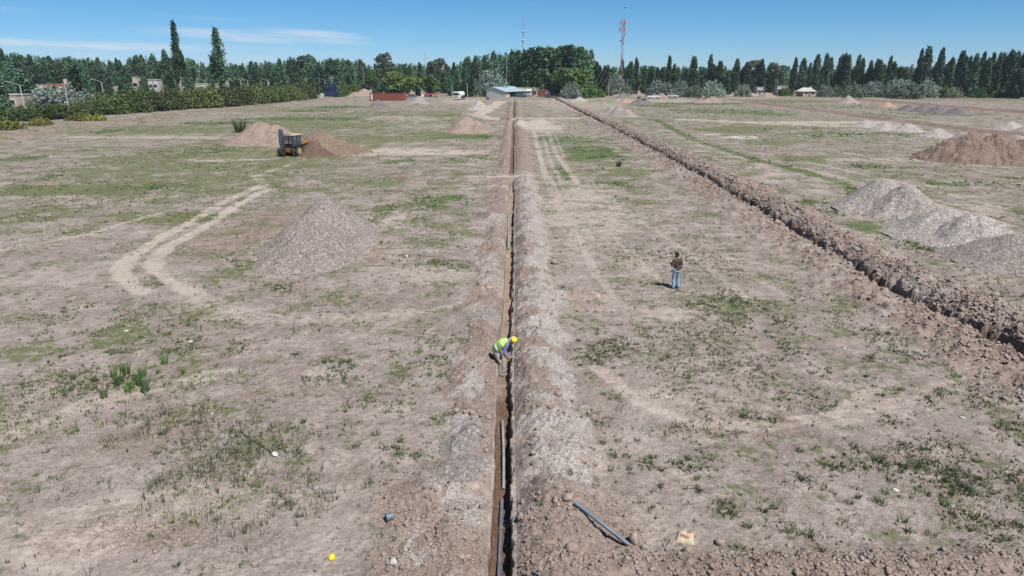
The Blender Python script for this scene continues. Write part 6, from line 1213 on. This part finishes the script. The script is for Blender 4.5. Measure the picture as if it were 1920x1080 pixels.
p = at(763, 482); t = thing('survey_stake', 'thin survey stake with a white foot standing in dusty soil', 'stake', (p.x, p.y, gz(p.x, p.y))); MB().tube([(0, 0, -.1), (.02, 0, .42)], [.02, .014], 6).build('rod', M['grey_metal'], t); MB().box((0, 0, .05), (.1, .08, .12)).build('foot', M['white_paint'], t, .01)
def dead_branch(px, py, s, label, seed):
    rg = random.Random(seed); m = MB(); p = at(px, py)
    for k in range(9):
        a = rg.random() * 6.28; L = s * rg.uniform(.5, 1.1); q = Vector((math.cos(a) * L * .35, math.sin(a) * L * .35, L * rg.uniform(.25, .5))); e = Vector((math.cos(a + .4) * L, math.sin(a + .4) * L, L * rg.uniform(-.02, .35)))
        m.tube([(0, 0, 0), q * .6, q, q.lerp(e, .5) + Vector((0, 0, .05 * s)), e], [.016, .014, .012, .01, .005], 5)
    tag(m.build('dead_shrub', M['dark_stalk'], None, loc=(p.x, p.y, gz(p.x, p.y))), label, 'dead plant')
dead_branch(1312, 921, .34, 'black tangled dead shrub above the paper sack', 3); dead_branch(1502, 902, .42, 'black arching dead stems on the bare soil', 4); dead_branch(1800, 912, .25, 'small dark dead stems among weeds', 6); dead_branch(556, 664, .35, 'flattened tuft of dry straw on the soil', 9)
def bird():
    p = atY(1172, 15, 130); t = tag(MB().tube([(-.22, 0, 0), (-.1, 0, .02), (.08, 0, .02), (.2, 0, 0)], [.02, .06, .06, .015], 8).add([(-.06, 0, .04), (.08, 0, .04), (.02, .42, .16), (-.06, .40, .15)], [(0, 1, 2, 3)]).add([(-.06, 0, .04), (.08, 0, .04), (.02, -.42, .16), (-.06, -.40, .15)], [(3, 2, 1, 0)]).build('bird', M['black_cloth'], None, loc=p), 'tiny dark bird flying above the lattice tower', 'bird')
bird()
# single weeds that stand out
def weed_proto(name, h, spread, lean, nb, w, mat_, seed):
    P, F = blades(np.zeros(1), np.zeros(1), np.zeros(1), np.array([h]), np.array([spread]), lean, np.array([w]), nb); o = mesh_np(name, P, F, M[mat_]); return o
ROS = [weed_proto('weed_plant', .13, .10, .95, 34, .0095, 'weed_leaf', k) for k in range(3)]; TALL = [weed_proto('tall_weed', .46, .12, .34, 46, .008, 'bright_weed', k) for k in range(2)]; DOCK = weed_proto('leafy_weed', .95, .30, .55, 70, .035, 'weed_leaf', 5)
_cnt = {}
def put(src, px, py, s, label, group, cat='weed'):
    p = at(px, py); k = src.name
    if k not in _cnt: _cnt[k] = 1; o = src
    else: o = src.copy(); COL.objects.link(o)
    o.location = (p.x, p.y, gz(p.x, p.y)); o.rotation_euler.z = random.random() * 6.28; o.scale = (s, s, s * random.uniform(.85, 1.2)); tag(o, label, cat, group)
for q, (px, py, s) in enumerate(((222, 718, 1.25), (214, 705, .9), (237, 702, 1.05), (268, 706, .95), (258, 714, .8), (272, 735, 1.1), (247, 728, .75), (195, 745, .9), (240, 735, .7), (310, 683, .9), (177, 716, .7), (138, 712, .55), (134, 732, .5), (230, 695, .7), (262, 722, .8), (297, 700, .6), (345, 700, .6))):
    put(TALL[q % 2], px, py, s, 'bright green upright weed in the tall clump on the bare slope', 'bright green upright weeds of the tall clump')
RS = [(690, 748, 1.5), (570, 792, 1.3), (700, 752, 1.1), (668, 838, 1.5), (774, 757, 1.4), (750, 772, 1.2), (705, 815, 1.4), (752, 826, 1.3), (776, 852, 1.4), (752, 852, 1.2), (438, 848, 1.5), (782, 860, 1.1), (745, 855, 1.1), (806, 704, 1.2), (832, 703, 1.3), (724, 773, 1.1), (648, 770, 1.0), (620, 690, 1.4), (640, 680, 1.3),
      (1068, 905, 1.2), (1150, 858, 1.4), (1175, 858, 1.3), (1130, 832, 1.3), (1160, 828, 1.2), (1196, 828, 1.1), (1225, 860, 1.4), (1240, 880, 1.3), (1215, 868, 1.5), (1290, 862, 1.5), (1310, 880, 1.3), (1265, 870, 1.2), (1240, 912, 1.1), (1145, 880, 1.1), (1180, 880, 1.0), (1305, 898, 1.2), (1110, 850, 1.1), (1132, 740, 1.2), (1170, 655, 1.1), (1120, 665, 1.1), (1150, 690, 1.1), (1085, 640, 1.2), (1100, 668, 1.0), (1165, 705, 1.0),
      (1648, 945, 1.9), (1658, 925, 1.4), (1672, 905, 1.5), (1648, 865, 1.4), (1735, 928, 1.5), (1778, 928, 1.3), (1820, 925, 1.4), (1858, 925, 1.2), (1770, 945, 1.4), (1785, 965, 1.2), (1690, 978, 1.5), (1745, 1005, 1.5), (1700, 1000, 1.3), (1870, 1015, 1.3), (1886, 1012, 1.3), (1830, 865, 1.3), (1628, 880, 1.2), (1590, 945, 1.3), (1610, 935, 1.2), (1500, 845, 1.3), (1556, 698, 1.2), (1650, 740, 1.5), (1640, 725, 1.2), (1690, 730, 1.3), (1625, 705, 1.1), (1795, 708, 1.4), (1450, 790, 1.2), (1392, 782, 1.3), (1385, 1035, 1.7), (1400, 990, 1.3), (1430, 960, 1.4), (1450, 955, 1.2), (1535, 1038, 1.4), (330, 1062, 1.0), (85, 848, 1.1), (305, 812, 1.4), (1648, 629, 1.2), (1605, 628, 1.3), (1908, 985, 1.4), (1520, 1010, 1.1), (1748, 868, 1.1)]
for q, (px, py, s) in enumerate(RS):
    sd = 'on the soil beside the main trench, spoil side away from the standing person' if px < 950 else 'between the main trench and the paper sack' if px < 1350 else 'on the open ground towards the second trench'
    sd = {0: 'among thin stalks before the earth spoil', 1: 'between the gravel bank and the paper sack', 2: 'on open ground towards the second trench'}[0 if px < 950 else 1 if px < 1350 else 2]
    put(ROS[q % 3], px, py, s * .72, 'low dark green weed rosette ' + sd, 'weed rosettes ' + sd)
_hz = {}
for hx, base, top, n_, lab, grp in ((1200, 196, 182, 5, 'green weed growing on the crest of the grey heap near the tower', 'weeds on the crest of the grey heap'), (1318, 193, 179, 6, 'green weed growing on the weedy brown earth heap', 'weeds on the weedy brown earth heap')):
    c_ = hp(hx, base, 17, top)
    for q in range(n_):
        s = DOCK.copy(); COL.objects.link(s); ox, oy = random.uniform(-1.6, 1.6), random.uniform(-1.8, .2); s.location = (c_[0] + ox, c_[1] + oy, c_[3] * (1.1 - math.hypot(ox, oy) / c_[2]) - .25); s.scale = (1.1, 1.1, .8); s.rotation_euler.z = random.random() * 6; tag(s, lab, 'weed', grp)
put(DOCK, 450, 248, 2.4, 'dark leafy bush in front of the tall pink earth heap', None, 'bush'); put(DOCK, 1160, 312, .8, 'lone dark leafy weed beside the green patch near the pale tracks', None)
# ------------------------------------------------------------------ thin midday haze over the plain
_h = bpy.data.materials.new('haze_air'); _h.use_nodes = True; _t = _h.node_tree; _t.nodes.remove(_t.nodes['Principled BSDF'])
_v = _t.nodes.new('ShaderNodeVolumePrincipled'); _v.inputs['Density'].default_value = .00012; _v.inputs['Color'].default_value = (.80, .90, 1.0, 1); _v.inputs['Anisotropy'].default_value = .0
_t.links.new(_v.outputs[0], _t.nodes['Material Output'].inputs['Volume'])
_o = MB().box((0, 1750, 27), (5600, 4100, 58)).build('haze', _h); tag(_o, 'thin pale blue haze hanging over the whole plain', kind='stuff')
